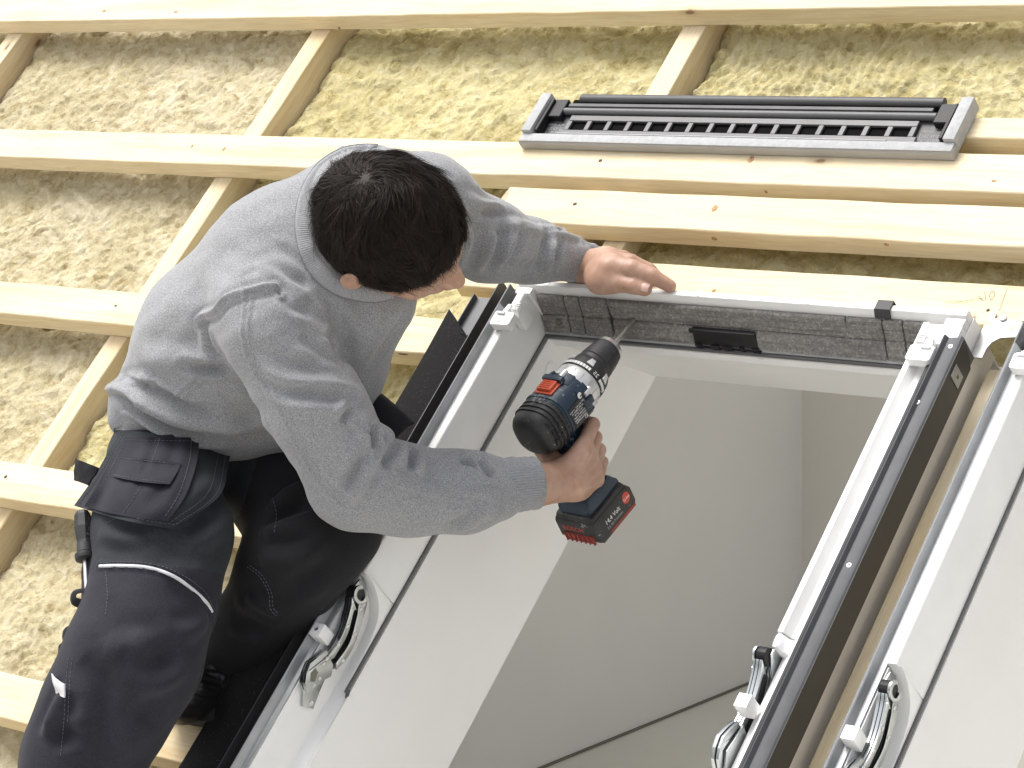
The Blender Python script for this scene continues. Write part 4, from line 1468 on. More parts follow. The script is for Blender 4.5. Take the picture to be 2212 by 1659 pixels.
# right hand on the drill grip --------------------------------------------------
wr = PZ(1152, 1044, 3.578)
body.cone(wr, HPD(0.018, 0.070, 0.024), 0.027, 0.023, 0.02)
body.cone(wr + DH * 0.014, HPD(0.022, 0.104, 0.022), 0.021, 0.018, 0.02)
for i, (h, rr, f0) in enumerate(((0.049, 0.0106, 0.056), (0.0685, 0.0110, 0.058), (0.0885, 0.0106, 0.055), (0.107, 0.0096, 0.050))):
    k0 = HPD(f0, h, 0.034)                                   # knuckle
    body.cone(HPD(0.014, 0.074 + 0.62 * (h - 0.075), 0.029), k0, 0.0165, rr * 1.22, 0.012)
    if i == 0:                                             # index finger on the trigger
        k1, k2, k3 = HPD(0.098, h - 0.004, 0.025), HPD(0.106, h, -0.002), HPD(0.094, h + 0.003, -0.018)
    else:
        k1, k2, k3 = HPD(f0 + 0.039, h + 0.001, 0.018), HPD(f0 + 0.034, h + 0.003, -0.010), HPD(f0 + 0.010, h + 0.003, -0.024)
    body.cone(k0, k1, rr * 1.10, rr * 1.02, 0.003)
    body.cone(k1, k2, rr * 1.02, rr * 0.9, 0.002)
    body.cone(k2, k3, rr * 0.9, rr * 0.8, 0.002)
body.cone(HPD(0.016, 0.062, 0.006), HPD(0.030, 0.046, -0.020), 0.018, 0.014, 0.010)      # thumb wraps the far side
body.cone(HPD(0.030, 0.046, -0.020), HPD(0.066, 0.048, -0.028), 0.0125, 0.0115, 0.005)
body.cone(HPD(0.066, 0.048, -0.028), HPD(0.090, 0.052, -0.025), 0.0112, 0.0095, 0.005)
# tendons on the back of the hand
for h in (0.055, 0.071, 0.088, 0.103):
    body.cone(HPD(0.006, 0.074 + 0.5 * (h - 0.075), 0.0475), HPD(0.050, h, 0.0440), 0.0022, 0.0030, 0.008)

# left hand on the top rail ------------------------------------------------------
L_ = lambda x, y, n: PN(x, y, n)
lw = PZ(1272, 581, 3.815)
body.cone(lw, L_(1318, 588, 0.082), 0.027, 0.026, 0.02)
body.cone(L_(1290, 600, 0.075), L_(1330, 606, 0.068), 0.020, 0.018, 0.015)
tips = []
# thumb
t0, t1, t2, t3 = L_(1296, 608, 0.080), L_(1336, 611, 0.077), L_(1370, 617, 0.072), L_(1393, 624, 0.066)
body.cone(t0, t1, 0.0205, 0.0150, 0.010)
body.cone(t1, t2, 0.0140, 0.0130, 0.003)
body.cone(t2, t3, 0.0130, 0.0112, 0.003)
THT = (t2, t3)
# fingers: index visible, the others fold over the back edge
for (a, b_, c_, d_, rr) in (((1326, 576, 0.090), (1366, 580, 0.087), (1408, 596, 0.073), (1447, 618, 0.052), 0.0122),
                            ((1318, 564, 0.082), (1362, 566, 0.074), (1402, 584, 0.055), (1434, 612, 0.025), 0.0110),
                            ((1310, 556, 0.070), (1348, 557, 0.055), (1380, 577, 0.030), (1405, 606, 0.005), 0.0098)):
    a, b_, c_, d_ = L_(*a), L_(*b_), L_(*c_), L_(*d_)
    body.cone(lw * 0.35 + a * 0.65, a, 0.021, 0.0165, 0.012)
    body.cone(a, b_, 0.0160, rr * 1.15, 0.004)
    body.cone(b_, c_, rr * 1.1, rr * 1.02, 0.003)
    body.cone(c_, d_, rr * 1.02, rr * 0.82, 0.003)

lo, hi = body.box()
Vb, Fb = mesh_sdf(body, lo, hi, 0.0026)
Vb = relax(Vb, Fb, 1, 0.4)
PERSON = obj('person', Vb, Fb, 'skin', None, 'man in grey sweatshirt and dark work trousers bending over the window with a drill', 'person', smooth=True, at=tuple(PZ(430, 1500, 3.65)))

# fingernail of the left thumb
d_ = (THT[1] - THT[0]) / np.linalg.norm(THT[1] - THT[0])
out = cdir(0.10, -0.25, -0.95)
out = out - d_ * (out @ d_)
out /= np.linalg.norm(out)
side = np.cross(d_, out)
Vn, Fn = [], []
for i, a in enumerate(np.linspace(-0.010, 0.0085, 7)):
    for j, s_ in enumerate(np.linspace(-1, 1, 7)):
        w_ = 0.0074 * (1 - 0.25 * max(0, (abs(a + 0.001) - 0.006) / 0.004))
        Vn.append(THT[1] + d_ * a + side * s_ * w_ + out * (0.0116 - 0.0030 * s_ * s_ - 0.0012 * (a / 0.008) ** 2))
for i in range(6):
    for j in range(6):
        Fn.append([i * 7 + j, i * 7 + j + 1, (i + 1) * 7 + j + 1, (i + 1) * 7 + j])
obj('fingernail', Vn, Fn, 'nail', PERSON, smooth=True)
# ------------------------------------------------------------------ sweatshirt
sw = Field()
sw.chain([(388, 880, 3.665, 148), (490, 745, 3.61, 182), (640, 605, 3.55, 196), (790, 475, 3.54, 150)], 0.05)
sw.chain([(790, 475, 3.54, 148), (925, 440, 3.58, 100)], 0.04)
sw.chain([(760, 640, 3.50, 135), (690, 790, 3.58, 128), (590, 860, 3.66, 108), (470, 885, 3.66, 95)], 0.05)
sw.chain([(570, 690, 3.43, 112), (590, 720, 3.42, 114)], 0.05)
sw.chain([(590, 720, 3.42, 114), (685, 885, 3.42, 110), (772, 1038, 3.46, 103)], 0.012)
sw.chain([(772, 1038, 3.47, 103), (880, 1060, 3.50, 90), (1000, 1061, 3.53, 83), (1072, 1056, 3.55, 66)], 0.03)
sw.chain([(925, 440, 3.58, 98), (1055, 520, 3.69, 84), (1150, 545, 3.76, 64), (1238, 562, 3.80, 50)], 0.03)
# trousers push the hem out
lo, hi = sw.box()
Vs, Fs = mesh_sdf(sw, lo, hi, 0.0034)
Vs = relax(Vs, Fs, 2, 0.5)
su = Surf(Vs, Fs)
disp = np.zeros(len(Vs))
# soft large undulation
disp += 0.0035 * fbm(Vs * 9 + 3, 2)
AX = np.stack([cdir(0.9, -0.45, 0), cdir(0.45, 0.9, 0), cdir(0, 0, 1)])
disp += 0.0016 * perlin((Vs @ AX.T) * A(14, 42, 20))
FOLDS = [
    # armpit and side of the torso
    ([(389, 786), (431, 795), (470, 795), (500, 800)], -0.012, 0.008),
    ([(290, 762), (340, 775), (400, 780), (450, 775)], 0.006, 0.018),
    ([(444, 690), (452, 730), (465, 760), (490, 790)], -0.010, 0.009),
    # waist: rolls over the rib band
    ([(226, 850), (248, 838), (281, 843), (320, 864), (371, 891), (431, 912), (521, 920), (580, 915)], 0.016, 0.014),
    ([(235, 828), (270, 818), (310, 830), (360, 858), (410, 880), (470, 890)], -0.010, 0.009),
    ([(230, 872), (266, 864), (296, 880), (340, 905), (400, 930), (470, 955)], -0.012, 0.008),
    ([(300, 905), (350, 925), (420, 950), (500, 968)], 0.010, 0.010),
    ([(470, 850), (510, 880), (550, 930)], -0.004, 0.014),
    # shoulder cap: drag folds towards the collar
    ([(482, 550), (509, 573), (536, 592)], 0.0036, 0.0121),
    ([(500, 540), (530, 570), (560, 590)], -0.0030, 0.0110),
    ([(557, 543), (608, 582), (640, 605), (668, 620)], -0.0054, 0.0088),
    ([(575, 532), (620, 549), (650, 570), (672, 594)], -0.0042, 0.0088),
    ([(560, 565), (600, 600), (640, 625), (668, 640)], 0.0036, 0.0110),
    ([(608, 639), (632, 660), (655, 668), (676, 674)], -0.0060, 0.0088),
    ([(545, 590), (570, 612), (600, 628)], 0.0030, 0.0110),
    ([(671, 609), (713, 654), (743, 708), (747, 753), (731, 790)], -0.0060, 0.0099),
    ([(690, 600), (735, 650), (765, 705), (770, 760)], 0.0030, 0.0154),
    ([(653, 722), (686, 757), (710, 766), (728, 771)], -0.0072, 0.0088),
    ([(720, 716), (712, 730), (720, 745), (730, 760)], -0.0054, 0.0066),
    ([(660, 690), (700, 715), (722, 740)], 0.0036, 0.0110),
    # upper sleeve
    ([(551, 745), (611, 786), (660, 797), (700, 798), (730, 795)], -0.007, 0.011),
    ([(560, 770), (610, 806), (670, 818), (730, 815)], 0.005, 0.014),
    ([(569, 829), (641, 849), (700, 856), (758, 857), (768, 869)], -0.008, 0.009),
    ([(585, 850), (650, 872), (720, 880)], 0.004, 0.016),
    ([(768, 871), (750, 894), (742, 915)], -0.010, 0.008),
    # elbow
    ([(803, 915), (805, 945), (808, 966)], -0.014, 0.007),
    ([(790, 890), (780, 920), (778, 950)], 0.008, 0.010),
    ([(812, 920), (836, 938), (848, 962)], 0.009, 0.009),
    ([(850, 957), (836, 990), (828, 1012)], -0.011, 0.007),
    ([(862, 958), (868, 980), (862, 1005)], 0.008, 0.008),
    ([(884, 966), (893, 990), (889, 1016)], -0.011, 0.006),
    ([(808, 972), (788, 1024), (768, 1069), (752, 1090)], 0.009, 0.009),
    ([(795, 975), (770, 1020), (745, 1060)], -0.007, 0.009),
    ([(900, 975), (905, 1005), (900, 1030)], 0.006, 0.010),
    ([(650, 990), (700, 1040), (750, 1075)], 0.003, 0.018),
    ([(930, 985), (940, 1020), (935, 1050)], -0.003, 0.014),
    # wrist end
    ([(993, 993), (1018, 999), (1035, 1008)], -0.010, 0.006),
    ([(992, 984), (1028, 982), (1058, 996)], 0.009, 0.007),
    ([(1038, 992), (1055, 1018), (1068, 1030)], -0.010, 0.006),
    ([(1045, 1068), (1008, 1116), (965, 1136)], -0.008, 0.009),
    ([(1068, 1060), (1064, 1095), (1050, 1120)], 0.009, 0.010),
    ([(960, 1075), (1000, 1080), (1030, 1075)], -0.003, 0.010),
    ([(885, 650), (850, 720), (800, 790)], -0.005, 0.012),
    ([(825, 665), (800, 730), (770, 790)], 0.005, 0.014),
    ([(860, 670), (820, 740), (785, 800)], 0.004, 0.010),
    # back
    ([(480, 480), (520, 540), (540, 590)], 0.004, 0.018),
    ([(420, 560), (460, 600), (500, 640)], 0.003, 0.020),
    ([(360, 640), (400, 670), (430, 720)], 0.003, 0.022),
    # left arm
    ([(1006, 428), (1040, 438), (1075, 443), (1092, 452)], 0.0060, 0.0088),
    ([(1002, 450), (1030, 468), (1050, 462), (1085, 456)], -0.0060, 0.0066),
    ([(1010, 470), (1035, 500), (1030, 550), (1015, 590)], -0.0072, 0.0099),
    ([(1055, 480), (1060, 510), (1045, 560), (1030, 595)], 0.0060, 0.0110),
    ([(1082, 470), (1085, 510), (1065, 560), (1050, 595)], -0.0072, 0.0088),
    ([(1110, 480), (1105, 520), (1085, 570)], 0.0054, 0.0110),
    ([(1135, 475), (1130, 510), (1105, 560), (1085, 590)], -0.0060, 0.0088),
    ([(1160, 490), (1155, 530), (1130, 575)], 0.0042, 0.0110),
    ([(1183, 488), (1180, 520), (1165, 570), (1150, 600)], -0.0054, 0.0077),
    ([(1040, 575), (1090, 578), (1150, 578), (1190, 590)], -0.0036, 0.0088),
    ([(1205, 498), (1240, 506), (1262, 526)], 0.0060, 0.0077),
    ([(1197, 512), (1186, 550), (1180, 590)], 0.0060, 0.0088),
    ([(1215, 515), (1202, 555), (1200, 600)], -0.0060, 0.0066),
]
for pts, amp, wd in FOLDS:
    su.fold(disp, pts, amp, wd)
# seams: shallow grooves with raised flat-lock edges
SEAMS = [
    [(432, 697), (440, 687), (470, 675), (491, 654), (515, 643), (551, 633), (593, 627), (606, 638)],
    [(535, 640), (530, 720), (545, 790), (600, 872), (645, 959), (683, 1024), (733, 1086)],
    [(793, 1001), (845, 1026), (908, 1044), (983, 1061), (1033, 1064), (1078, 1054)],
    [(793, 1010), (845, 1035), (908, 1053), (983, 1070), (1033, 1072), (1078, 1063)],
    [(374, 870), (401, 843), (444, 805)],
    [(735, 318), (760, 330), (830, 315)],
    [(760, 905), (790, 935), (806, 965)],
]
for pts in SEAMS:
    su.fold(disp, pts, 0.0024, 0.0060, taper=False)
    su.fold(disp, pts, -0.0040, 0.0026, taper=False)
su.fold(disp, [(434, 692), (442, 682), (470, 668), (491, 648), (515, 637), (551, 627), (593, 621)], 0.006, 0.007, taper=False)
Vs = Vs + su.nr * disp[:, None]
Vs = relax(Vs, Fs, 1, 0.15)
SWEAT = obj('sweatshirt', Vs, Fs, 'heather_grey', PERSON, smooth=True)


def ribbed_tube(name, pts, radii, ribs, parent, depth=0.0009, squash=1.0, up=None, thick=0.004, nlen=10, mat='rib_knit'):
    P = smooth_poly(pts, nlen)
    R_ = np.interp(np.linspace(0, 1, len(P)), np.linspace(0, 1, len(radii)), radii)
    T = np.gradient(P, axis=0)
    T /= np.linalg.norm(T, axis=1)[:, None]
    sides = ribs * 4
    x = np.asarray(up, float) if up is not None else frame_of(T[0])[0]
    V = []
    rings = [(i, 0) for i in range(len(P))] + [(i, 1) for i in range(len(P) - 1, -1, -1)]
    for i, inner in rings:
        x = x - T[i] * (x @ T[i])
        x /= np.linalg.norm(x)
        y = np.cross(T[i], x)
        for k in range(sides):
            a = 2 * math.pi * k / sides
            r_ = R_[i] - inner * thick + (0 if inner else depth * math.cos(a * ribs) + 0.0015 * perlin(A(math.cos(a) * 2, math.sin(a) * 2, i * 0.3)))
            V.append(P[i] + r_ * (math.cos(a) * x + squash * math.sin(a) * y))
    F = []
    n = len(rings)
    for i in range(n - 1):
        for k in range(sides):
            k2 = (k + 1) % sides
            F.append([i * sides + k, i * sides + k2, (i + 1) * sides + k2, (i + 1) * sides + k])
    return obj(name, V, F, mat, parent, smooth=True)


# cuffs
ribbed_tube('cuff', [PZ(1062, 1056, 3.545), PZ(1090, 1050, 3.555), PZ(1125, 1046, 3.568), PZ(1157, 1043, 3.578)], [0.042, 0.0405, 0.0390, 0.0375], 64, SWEAT)
ribbed_tube('cuff', [PZ(1228, 560, 3.795), PZ(1252, 567, 3.805), PZ(1280, 577, 3.815), PZ(1297, 584, 3.822)], [0.0335, 0.0340, 0.0335, 0.0325], 56, SWEAT)
# collar: ribbed band laid on the sweatshirt surface round the neck
sv = Surf(Vs, Fs)
cpx = smooth_poly([A(x, y, 0) for x, y in ((815, 317), (780, 317), (738, 326), (690, 356), (656, 408), (642, 472), (648, 532), (672, 586), (718, 628), (770, 645), (815, 648), (850, 640))], 14)
cen = PZ(800, 490, 3.46)
CL = []
for p in cpx:
    h_, n_ = sv.hit(p[0], p[1])
    CL.append(h_)
CL = np.array(CL)
for _ in range(6):
    CL[1:-1] = 0.5 * CL[1:-1] + 0.25 * (CL[:-2] + CL[2:])
cum = np.concatenate([[0], np.cumsum(np.linalg.norm(np.diff(CL, axis=0), axis=1))])
ts = np.arange(0, cum[-1], 0.0009)
CL = np.stack([np.interp(ts, cum, CL[:, k]) for k in range(3)], -1)
to = -ray(780, 480)
to /= np.linalg.norm(to)
V, F, ns_ = [], [], 10
for i, p in enumerate(CL):
    rad = cen - p
    rad = rad - to * (rad @ to)
    rad /= np.linalg.norm(rad)
    w_ = 0.0006 * math.cos(i * 2 * math.pi / 4.0)
    for j, (a_, b_) in enumerate(((-0.0030, -0.004), (-0.0030, 0.0035), (-0.001, 0.0062), (0.003, 0.0080), (0.008, 0.0098), (0.012, 0.0108), (0.0165, 0.0105), (0.0195, 0.0085), (0.020, 0.004), (0.020, -0.02))):
        V.append(p + rad * a_ + to * (b_ + (w_ if 1 < j < 8 else 0)))
for i in range(len(CL) - 1):
    for j in range(ns_ - 1):
        F.append([i * ns_ + j, i * ns_ + j + 1, (i + 1) * ns_ + j + 1, (i + 1) * ns_ + j])
obj('collar', V, F, 'rib_knit', SWEAT, smooth=True)
V, F = tube(CL[::6] - (cen - CL[::6]) * 0.03 + to * 0.0024, 0.0010, 6)
obj('collar_seam', V, F, 'rib_seam', SWEAT, smooth=True)

# ------------------------------------------------------------------ trousers
tr = Field()
tr.chain([(368, 968, 3.69, 118), (530, 1000, 3.74, 105)], 0.05)
tr.chain([(350, 1015, 3.64, 122), (350, 1150, 3.53, 143), (333, 1290, 3.48, 132), (288, 1415, 3.43, 146), (226, 1540, 3.42, 132), (180, 1640, 3.43, 124), (112, 1860, 3.50, 105)], 0.03)
tr.chain([(560, 1000, 3.74, 118), (640, 1080, 3.68, 122), (715, 1140, 3.60, 112)], 0.03)
tr.chain([(640, 1090, 3.66, 118), (650, 1200, 3.58, 112), (610, 1270, 3.60, 100), (550, 1350, 3.63, 86), (470, 1440, 3.66, 68)], 0.03)
lo, hi = tr.box()
Vt, Ft = mesh_sdf(tr, lo, hi, 0.0040)
Vt = relax(Vt, Ft, 2, 0.5)
tu = Surf(Vt, Ft)
dt = 0.004 * fbm(Vt * 8 + 11, 2)
for pts, amp, wd in [
    ([(500, 1140), (440, 1170), (380, 1190)], 0.006, 0.016),
    ([(490, 1060), (440, 1110), (400, 1150)], -0.006, 0.014),
    ([(470, 1200), (420, 1230), (350, 1240)], 0.005, 0.018),
    ([(215, 1150), (260, 1165), (320, 1165)], 0.005, 0.012),
    ([(230, 1390), (300, 1410), (330, 1480), (330, 1560)], 0.007, 0.022),
    ([(180, 1420), (220, 1480), (230, 1560), (225, 1640)], -0.007, 0.018),
    ([(350, 1400), (330, 1480), (300, 1560)], -0.005, 0.018),
    ([(150, 1480), (120, 1540), (100, 1600)], 0.008, 0.014),
    ([(110, 1600), (150, 1590), (190, 1600)], -0.006, 0.012),
    ([(400, 1400), (360, 1420), (310, 1425), (260, 1410)], -0.005, 0.016),
    ([(390, 1450), (340, 1475), (290, 1480)], 0.005, 0.016),
    ([(360, 1510), (320, 1540), (270, 1550)], -0.004, 0.016),
    ([(230, 1290), (260, 1340), (300, 1370)], -0.003, 0.018),
    ([(450, 1330), (420, 1360), (380, 1370)], 0.005, 0.014),
    ([(590, 1090), (640, 1060), (680, 1040)], 0.010, 0.012),
    ([(570, 1130), (620, 1100), (680, 1080)], -0.008, 0.012),
    ([(560, 1150), (620, 1140), (690, 1120)], 0.007, 0.014),
    ([(560, 1210), (640, 1200), (720, 1150)], 0.006, 0.018),
    ([(600, 1290), (650, 1260), (710, 1220)], -0.005, 0.014),
    ([(530, 1290), (570, 1310), (600, 1330)], 0.007, 0.012),
    ([(500, 1330), (540, 1350), (580, 1370)], -0.006, 0.012),
]:
    tu.fold(dt, pts, amp * 1.5, wd)
for pts in [[(215, 1222), (300, 1222), (370, 1240), (430, 1280), (460, 1320)], [(585, 1085), (590, 1120), (580, 1160)], [(534, 1225), (575, 1260), (585, 1310), (598, 1331)]]:
    tu.fold(dt, pts, 0.0025, 0.0055, taper=False)
    tu.fold(dt, pts, -0.0030, 0.0025, taper=False)
Vt = Vt + tu.nr * dt[:, None]
# grey upper panels above the reflective piping, navy below; far leg darkened, its shade painted in
pip = A(*[0, 0, 0])
TROUS = obj('trousers', Vt, Ft, 'trouser_navy', PERSON, smooth=True)
TROUS.data.materials.append(MATS['trouser_grey'])
TROUS.data.materials.append(MATS['trouser_black_shade'])
tu = Surf(Vt, Ft)
q = (Vt - CAM) @ RC.T
qx, qy = 1106 + FPX * q[:, 0] / q[:, 2], 829.5 + FPX * q[:, 1] / q[:, 2]
knee_a, knee_d = PZ(285, 1250, 3.40), cdir(-0.10, 1.0, -0.2)
side_l = ((Vt - PZ(505, 1200, 3.5)) @ cdir(1, 0.35, 0.2)) > 0
hgt = (Vt - knee_a) @ knee_d + 0.10 * np.maximum(0, ((Vt - knee_a) @ cdir(1, 0.1, 0)) - 0.02)
tone = np.where(side_l, 2, np.where(hgt < -0.018, 1, 0))
TROUS.data.polygons.foreach_set('material_index', np.round(np.median(tone[Ft], axis=1)).astype(np.int32))


def stitch_line(surf, pts, parent, name='piping', r_=0.0028, mat='reflective', lift=0.0015, n=8):
    L = surf.line(pts, n)
    L = L - ray(1106, 829) / np.linalg.norm(ray(1106, 829)) * lift
    V, F = tube(L, r_, 8)
    return obj(name, V, F, mat, parent, smooth=True, auto=50)


stitch_line(tu, [(216, 1223), (260, 1222), (320, 1226), (370, 1242), (410, 1268), (445, 1300), (458, 1322)], TROUS, 'reflective_piping', 0.0026)


def stitches(surf, pts, parent, step=0.0062, ln=0.0038, r_=0.0005, mat='thread', n=10):
    L = surf.line(pts, n)
    seg = np.linalg.norm(np.diff(L, axis=0), axis=1)
    cum = np.concatenate([[0], np.cumsum(seg)])
    parts = []
    to = -ray(600, 1200)
    to = to / np.linalg.norm(to) * 0.0012
    for s in np.arange(0, cum[-1] - ln, step):
        p0 = np.array([np.interp(s, cum, L[:, k]) for k in range(3)]) + to
        p1 = np.array([np.interp(s + ln, cum, L[:, k]) for k in range(3)]) + to
        parts.append(tube([p0, p1], r_, 4))
    V, F = merge(*parts)
    o = obj('stitching', V, F, mat, parent)
    o['kind'] = 'stuff'
    return o


for pts in ([(216, 1215), (300, 1214), (372, 1231), (436, 1272), (464, 1316)], [(228, 1235), (232, 1280), (228, 1330)],
            [(534, 1225), (560, 1245), (580, 1280), (584, 1315), (598, 1331)], [(540, 1222), (566, 1243), (586, 1280), (590, 1312), (604, 1328)],
            [(588, 1075), (597, 1110), (592, 1150)], [(148, 1420), (142, 1480), (138, 1560), (130, 1640)], [(156, 1420), (150, 1480), (146, 1560)],
            [(222, 1135), (250, 1120), (280, 1112)]):
    stitches(tu, pts, TROUS)


def patch(name, corners, parent, mat, bulge=0.012, nu=26, nv=20, thick=0.003, folds=(), wav=0.003, seed=0):
    """cloth patch from four 3-D corner points (tl, tr, br, bl) with bulge and ripples"""
    tl, tr_, br, bl = [np.asarray(c_, float) for c_ in corners]
    nrm = np.cross(tr_ - tl, bl - tl)
    nrm /= np.linalg.norm(nrm)
    if nrm @ (CAM - tl) < 0:
        nrm = -nrm
    top, bot = [], []
    for i in range(nu + 1):
        a = i / nu
        for j in range(nv + 1):
            c_ = j / nv
            p = (1 - c_) * ((1 - a) * tl + a * tr_) + c_ * ((1 - a) * bl + a * br)
            d_ = bulge * math.sin(math.pi * a) ** 0.7 * (0.4 + 0.6 * math.sin(math.pi * min(1, c_ + 0.2)))
            d_ += wav * fbm(A(a * 2.2 + seed, c_ * 1.6, seed * 2.7), 2)
            for (fa, fw, fm) in folds:
                d_ += fm * math.exp(-((a - fa - 0.08 * c_) / fw) ** 2) * math.sin(math.pi * min(1, 0.15 + c_))
            p = p + nrm * d_
            top.append(p)
            bot.append(p - nrm * thick)
    V = np.array(top + bot)
    k0 = len(top)
    idx = lambda i, j: i * (nv + 1) + j
    F = []
    for i in range(nu):
        for j in range(nv):
            F.append([idx(i, j), idx(i, j + 1), idx(i + 1, j + 1), idx(i + 1, j)])
            F.append([k0 + idx(i, j), k0 + idx(i + 1, j), k0 + idx(i + 1, j + 1), k0 + idx(i, j + 1)])
    ring = [idx(i, 0) for i in range(nu)] + [idx(nu, j) for j in range(nv)] + [idx(i, nv) for i in range(nu, 0, -1)] + [idx(0, j) for j in range(nv, 0, -1)]
    for a, b_ in zip(ring, ring[1:] + ring[:1]):
        F.append([a, b_, k0 + b_, k0 + a])
    o = obj(name, V, F, mat, parent, smooth=True, auto=50)
    return o, V[:k0].reshape(nu + 1, nv + 1, 3), nrm


def grid_line(G, nrm, a0, a1, parent, dash=True, lift=0.0008):
    """stitch line on a patch grid from param a0 to a1 = (a, c)"""
    nu, nv = G.shape[0] - 1, G.shape[1] - 1
    pts = []
    for t in np.linspace(0, 1, 40):
        a = (a0[0] + (a1[0] - a0[0]) * t) * nu
        c_ = (a0[1] + (a1[1] - a0[1]) * t) * nv
        i, j = min(int(a), nu - 1), min(int(c_), nv - 1)
        fa, fc = a - i, c_ - j
        pts.append((1 - fa) * (1 - fc) * G[i, j] + fa * (1 - fc) * G[i + 1, j] + (1 - fa) * fc * G[i, j + 1] + fa * fc * G[i + 1, j + 1] + nrm * lift)
    pts = np.array(pts)
    cum = np.concatenate([[0], np.cumsum(np.linalg.norm(np.diff(pts, axis=0), axis=1))])
    parts = []
    for s in np.arange(0, cum[-1] - 0.004, 0.0062):
        p0 = np.array([np.interp(s, cum, pts[:, k]) for k in range(3)])
        p1 = np.array([np.interp(s + 0.004, cum, pts[:, k]) for k in range(3)])
        parts.append(tube([p0, p1], 0.0005, 4))
    V, F = merge(*parts)
    o = obj('stitching', V, F, 'thread', parent)
    o['kind'] = 'stuff'


# hanging tool pocket on the right hip: backing flap, pouch and pen pocket
def cling(name, left, right, parent, mat, off, nu=30, nv=24, thick=0.003, folds=(), wav=0.002, seed=0, bottom=0.0):
    """cloth patch spanned between a left and a right edge line in the picture, lying on the trousers"""
    Lp, Rp = smooth_poly([A(x, y, 0) for x, y in left], 8), smooth_poly([A(x, y, 0) for x, y in right], 8)
    ii = np.linspace(0, 1, nv + 1)
    Lp = np.stack([np.interp(ii, np.linspace(0, 1, len(Lp)), Lp[:, k]) for k in range(2)], -1)
    Rp = np.stack([np.interp(ii, np.linspace(0, 1, len(Rp)), Rp[:, k]) for k in range(2)], -1)
    Zg = np.full((nu + 1, nv + 1), np.nan)
    XY = np.zeros((nu + 1, nv + 1, 2))
    for i in range(nu + 1):
        for j in range(nv + 1):
            a = i / nu
            XY[i, j] = (1 - a) * Lp[j] + a * Rp[j] + A(0, bottom * math.sin(math.pi * a) * (j / nv) ** 2)
            d_ = ray(*XY[i, j])
            r_ = tu.bvh.ray_cast(Vector(CAM), Vector(d_ / np.linalg.norm(d_)))
            if r_[0] is not None:
                Zg[i, j] = (RC @ (np.array(r_[0]) - CAM))[2]
    gi, gj = np.meshgrid(np.arange(nu + 1), np.arange(nv + 1), indexing='ij')
    # quadratic fit keeps the cloth smooth and carries it past the silhouette
    ok = ~np.isnan(Zg) & (Zg < np.nanmedian(Zg) + 0.06)
    B_ = np.stack([np.ones_like(gi), gi / nu, gj / nv, (gi / nu) ** 2, (gj / nv) ** 2, gi * gj / nu / nv], -1).astype(float)
    cf = np.linalg.lstsq(B_[ok], Zg[ok], rcond=None)[0]
    Zf = B_ @ cf
    Zs = np.where(np.isnan(Zg), Zf, np.minimum(Zf, Zg))
    for _ in range(8):
        Zp = np.pad(Zs, 1, mode='edge')
        Zs = np.minimum(0.25 * (Zp[:-2, 1:-1] + Zp[2:, 1:-1] + Zp[1:-1, :-2] + Zp[1:-1, 2:]), np.where(np.isnan(Zg), 9, Zg))
    top = np.zeros((nu + 1, nv + 1, 3))
    nrm = -ray(300, 1030)
    nrm /= np.linalg.norm(nrm)
    for i in range(nu + 1):
        for j in range(nv + 1):
            a, c_ = i / nu, j / nv
            d_ = off + wav * fbm(A(a * 2.4 + seed, c_ * 1.8, seed * 2.7), 2)
            for (fa, fw, fm) in folds:
                d_ += fm * math.exp(-((a - fa - 0.06 * c_) / fw) ** 2) * math.sin(math.pi * min(1, 0.15 + c_))
            top[i, j] = PZ(XY[i, j, 0], XY[i, j, 1], Zs[i, j]) + nrm * d_
    T_ = top.reshape(-1, 3)
    V = np.concatenate([T_, T_ - nrm * thick])
    k0 = len(T_)
    idx = lambda i, j: i * (nv + 1) + j
    F = []
    for i in range(nu):
        for j in range(nv):
            F.append([idx(i, j), idx(i, j + 1), idx(i + 1, j + 1), idx(i + 1, j)])
            F.append([k0 + idx(i, j), k0 + idx(i + 1, j), k0 + idx(i + 1, j + 1), k0 + idx(i, j + 1)])
    ring = [idx(i, 0) for i in range(nu)] + [idx(nu, j) for j in range(nv)] + [idx(i, nv) for i in range(nu, 0, -1)] + [idx(0, j) for j in range(nv, 0, -1)]
    for a, b_ in zip(ring, ring[1:] + ring[:1]):
        F.append([a, b_, k0 + b_, k0 + a])
    return obj(name, V, F, mat, parent, smooth=True, auto=50), top, nrm


bk, G0, n0_ = cling('pocket_flap', [(262, 930), (235, 975), (200, 1035), (160, 1092)], [(500, 950), (492, 1010), (470, 1075), (372, 1142)], TROUS, 'trouser_grey', 0.010, seed=1, bottom=6, thick=0.004)
po, G1, n1_ = cling('pocket_pouch', [(268, 945), (245, 985), (215, 1040), (182, 1094)], [(430, 945), (424, 1000), (400, 1070), (362, 1126)], TROUS, 'trouser_navy', 0.017, folds=((0.42, 0.05, -0.005), (0.30, 0.06, 0.004), (0.66, 0.07, -0.006), (0.8, 0.06, 0.004)), wav=0.004, seed=2, bottom=5)
pp, G2, n2_ = cling('pen_pocket', [(245, 985), (236, 1000), (220, 1024)], [(390, 1000), (382, 1020), (366, 1046)], TROUS, 'trouser_navy', 0.024, nv=8, folds=((0.5, 0.04, -0.005), (0.25, 0.08, 0.004), (0.7, 0.09, -0.003)), wav=0.003, seed=3, bottom=4)
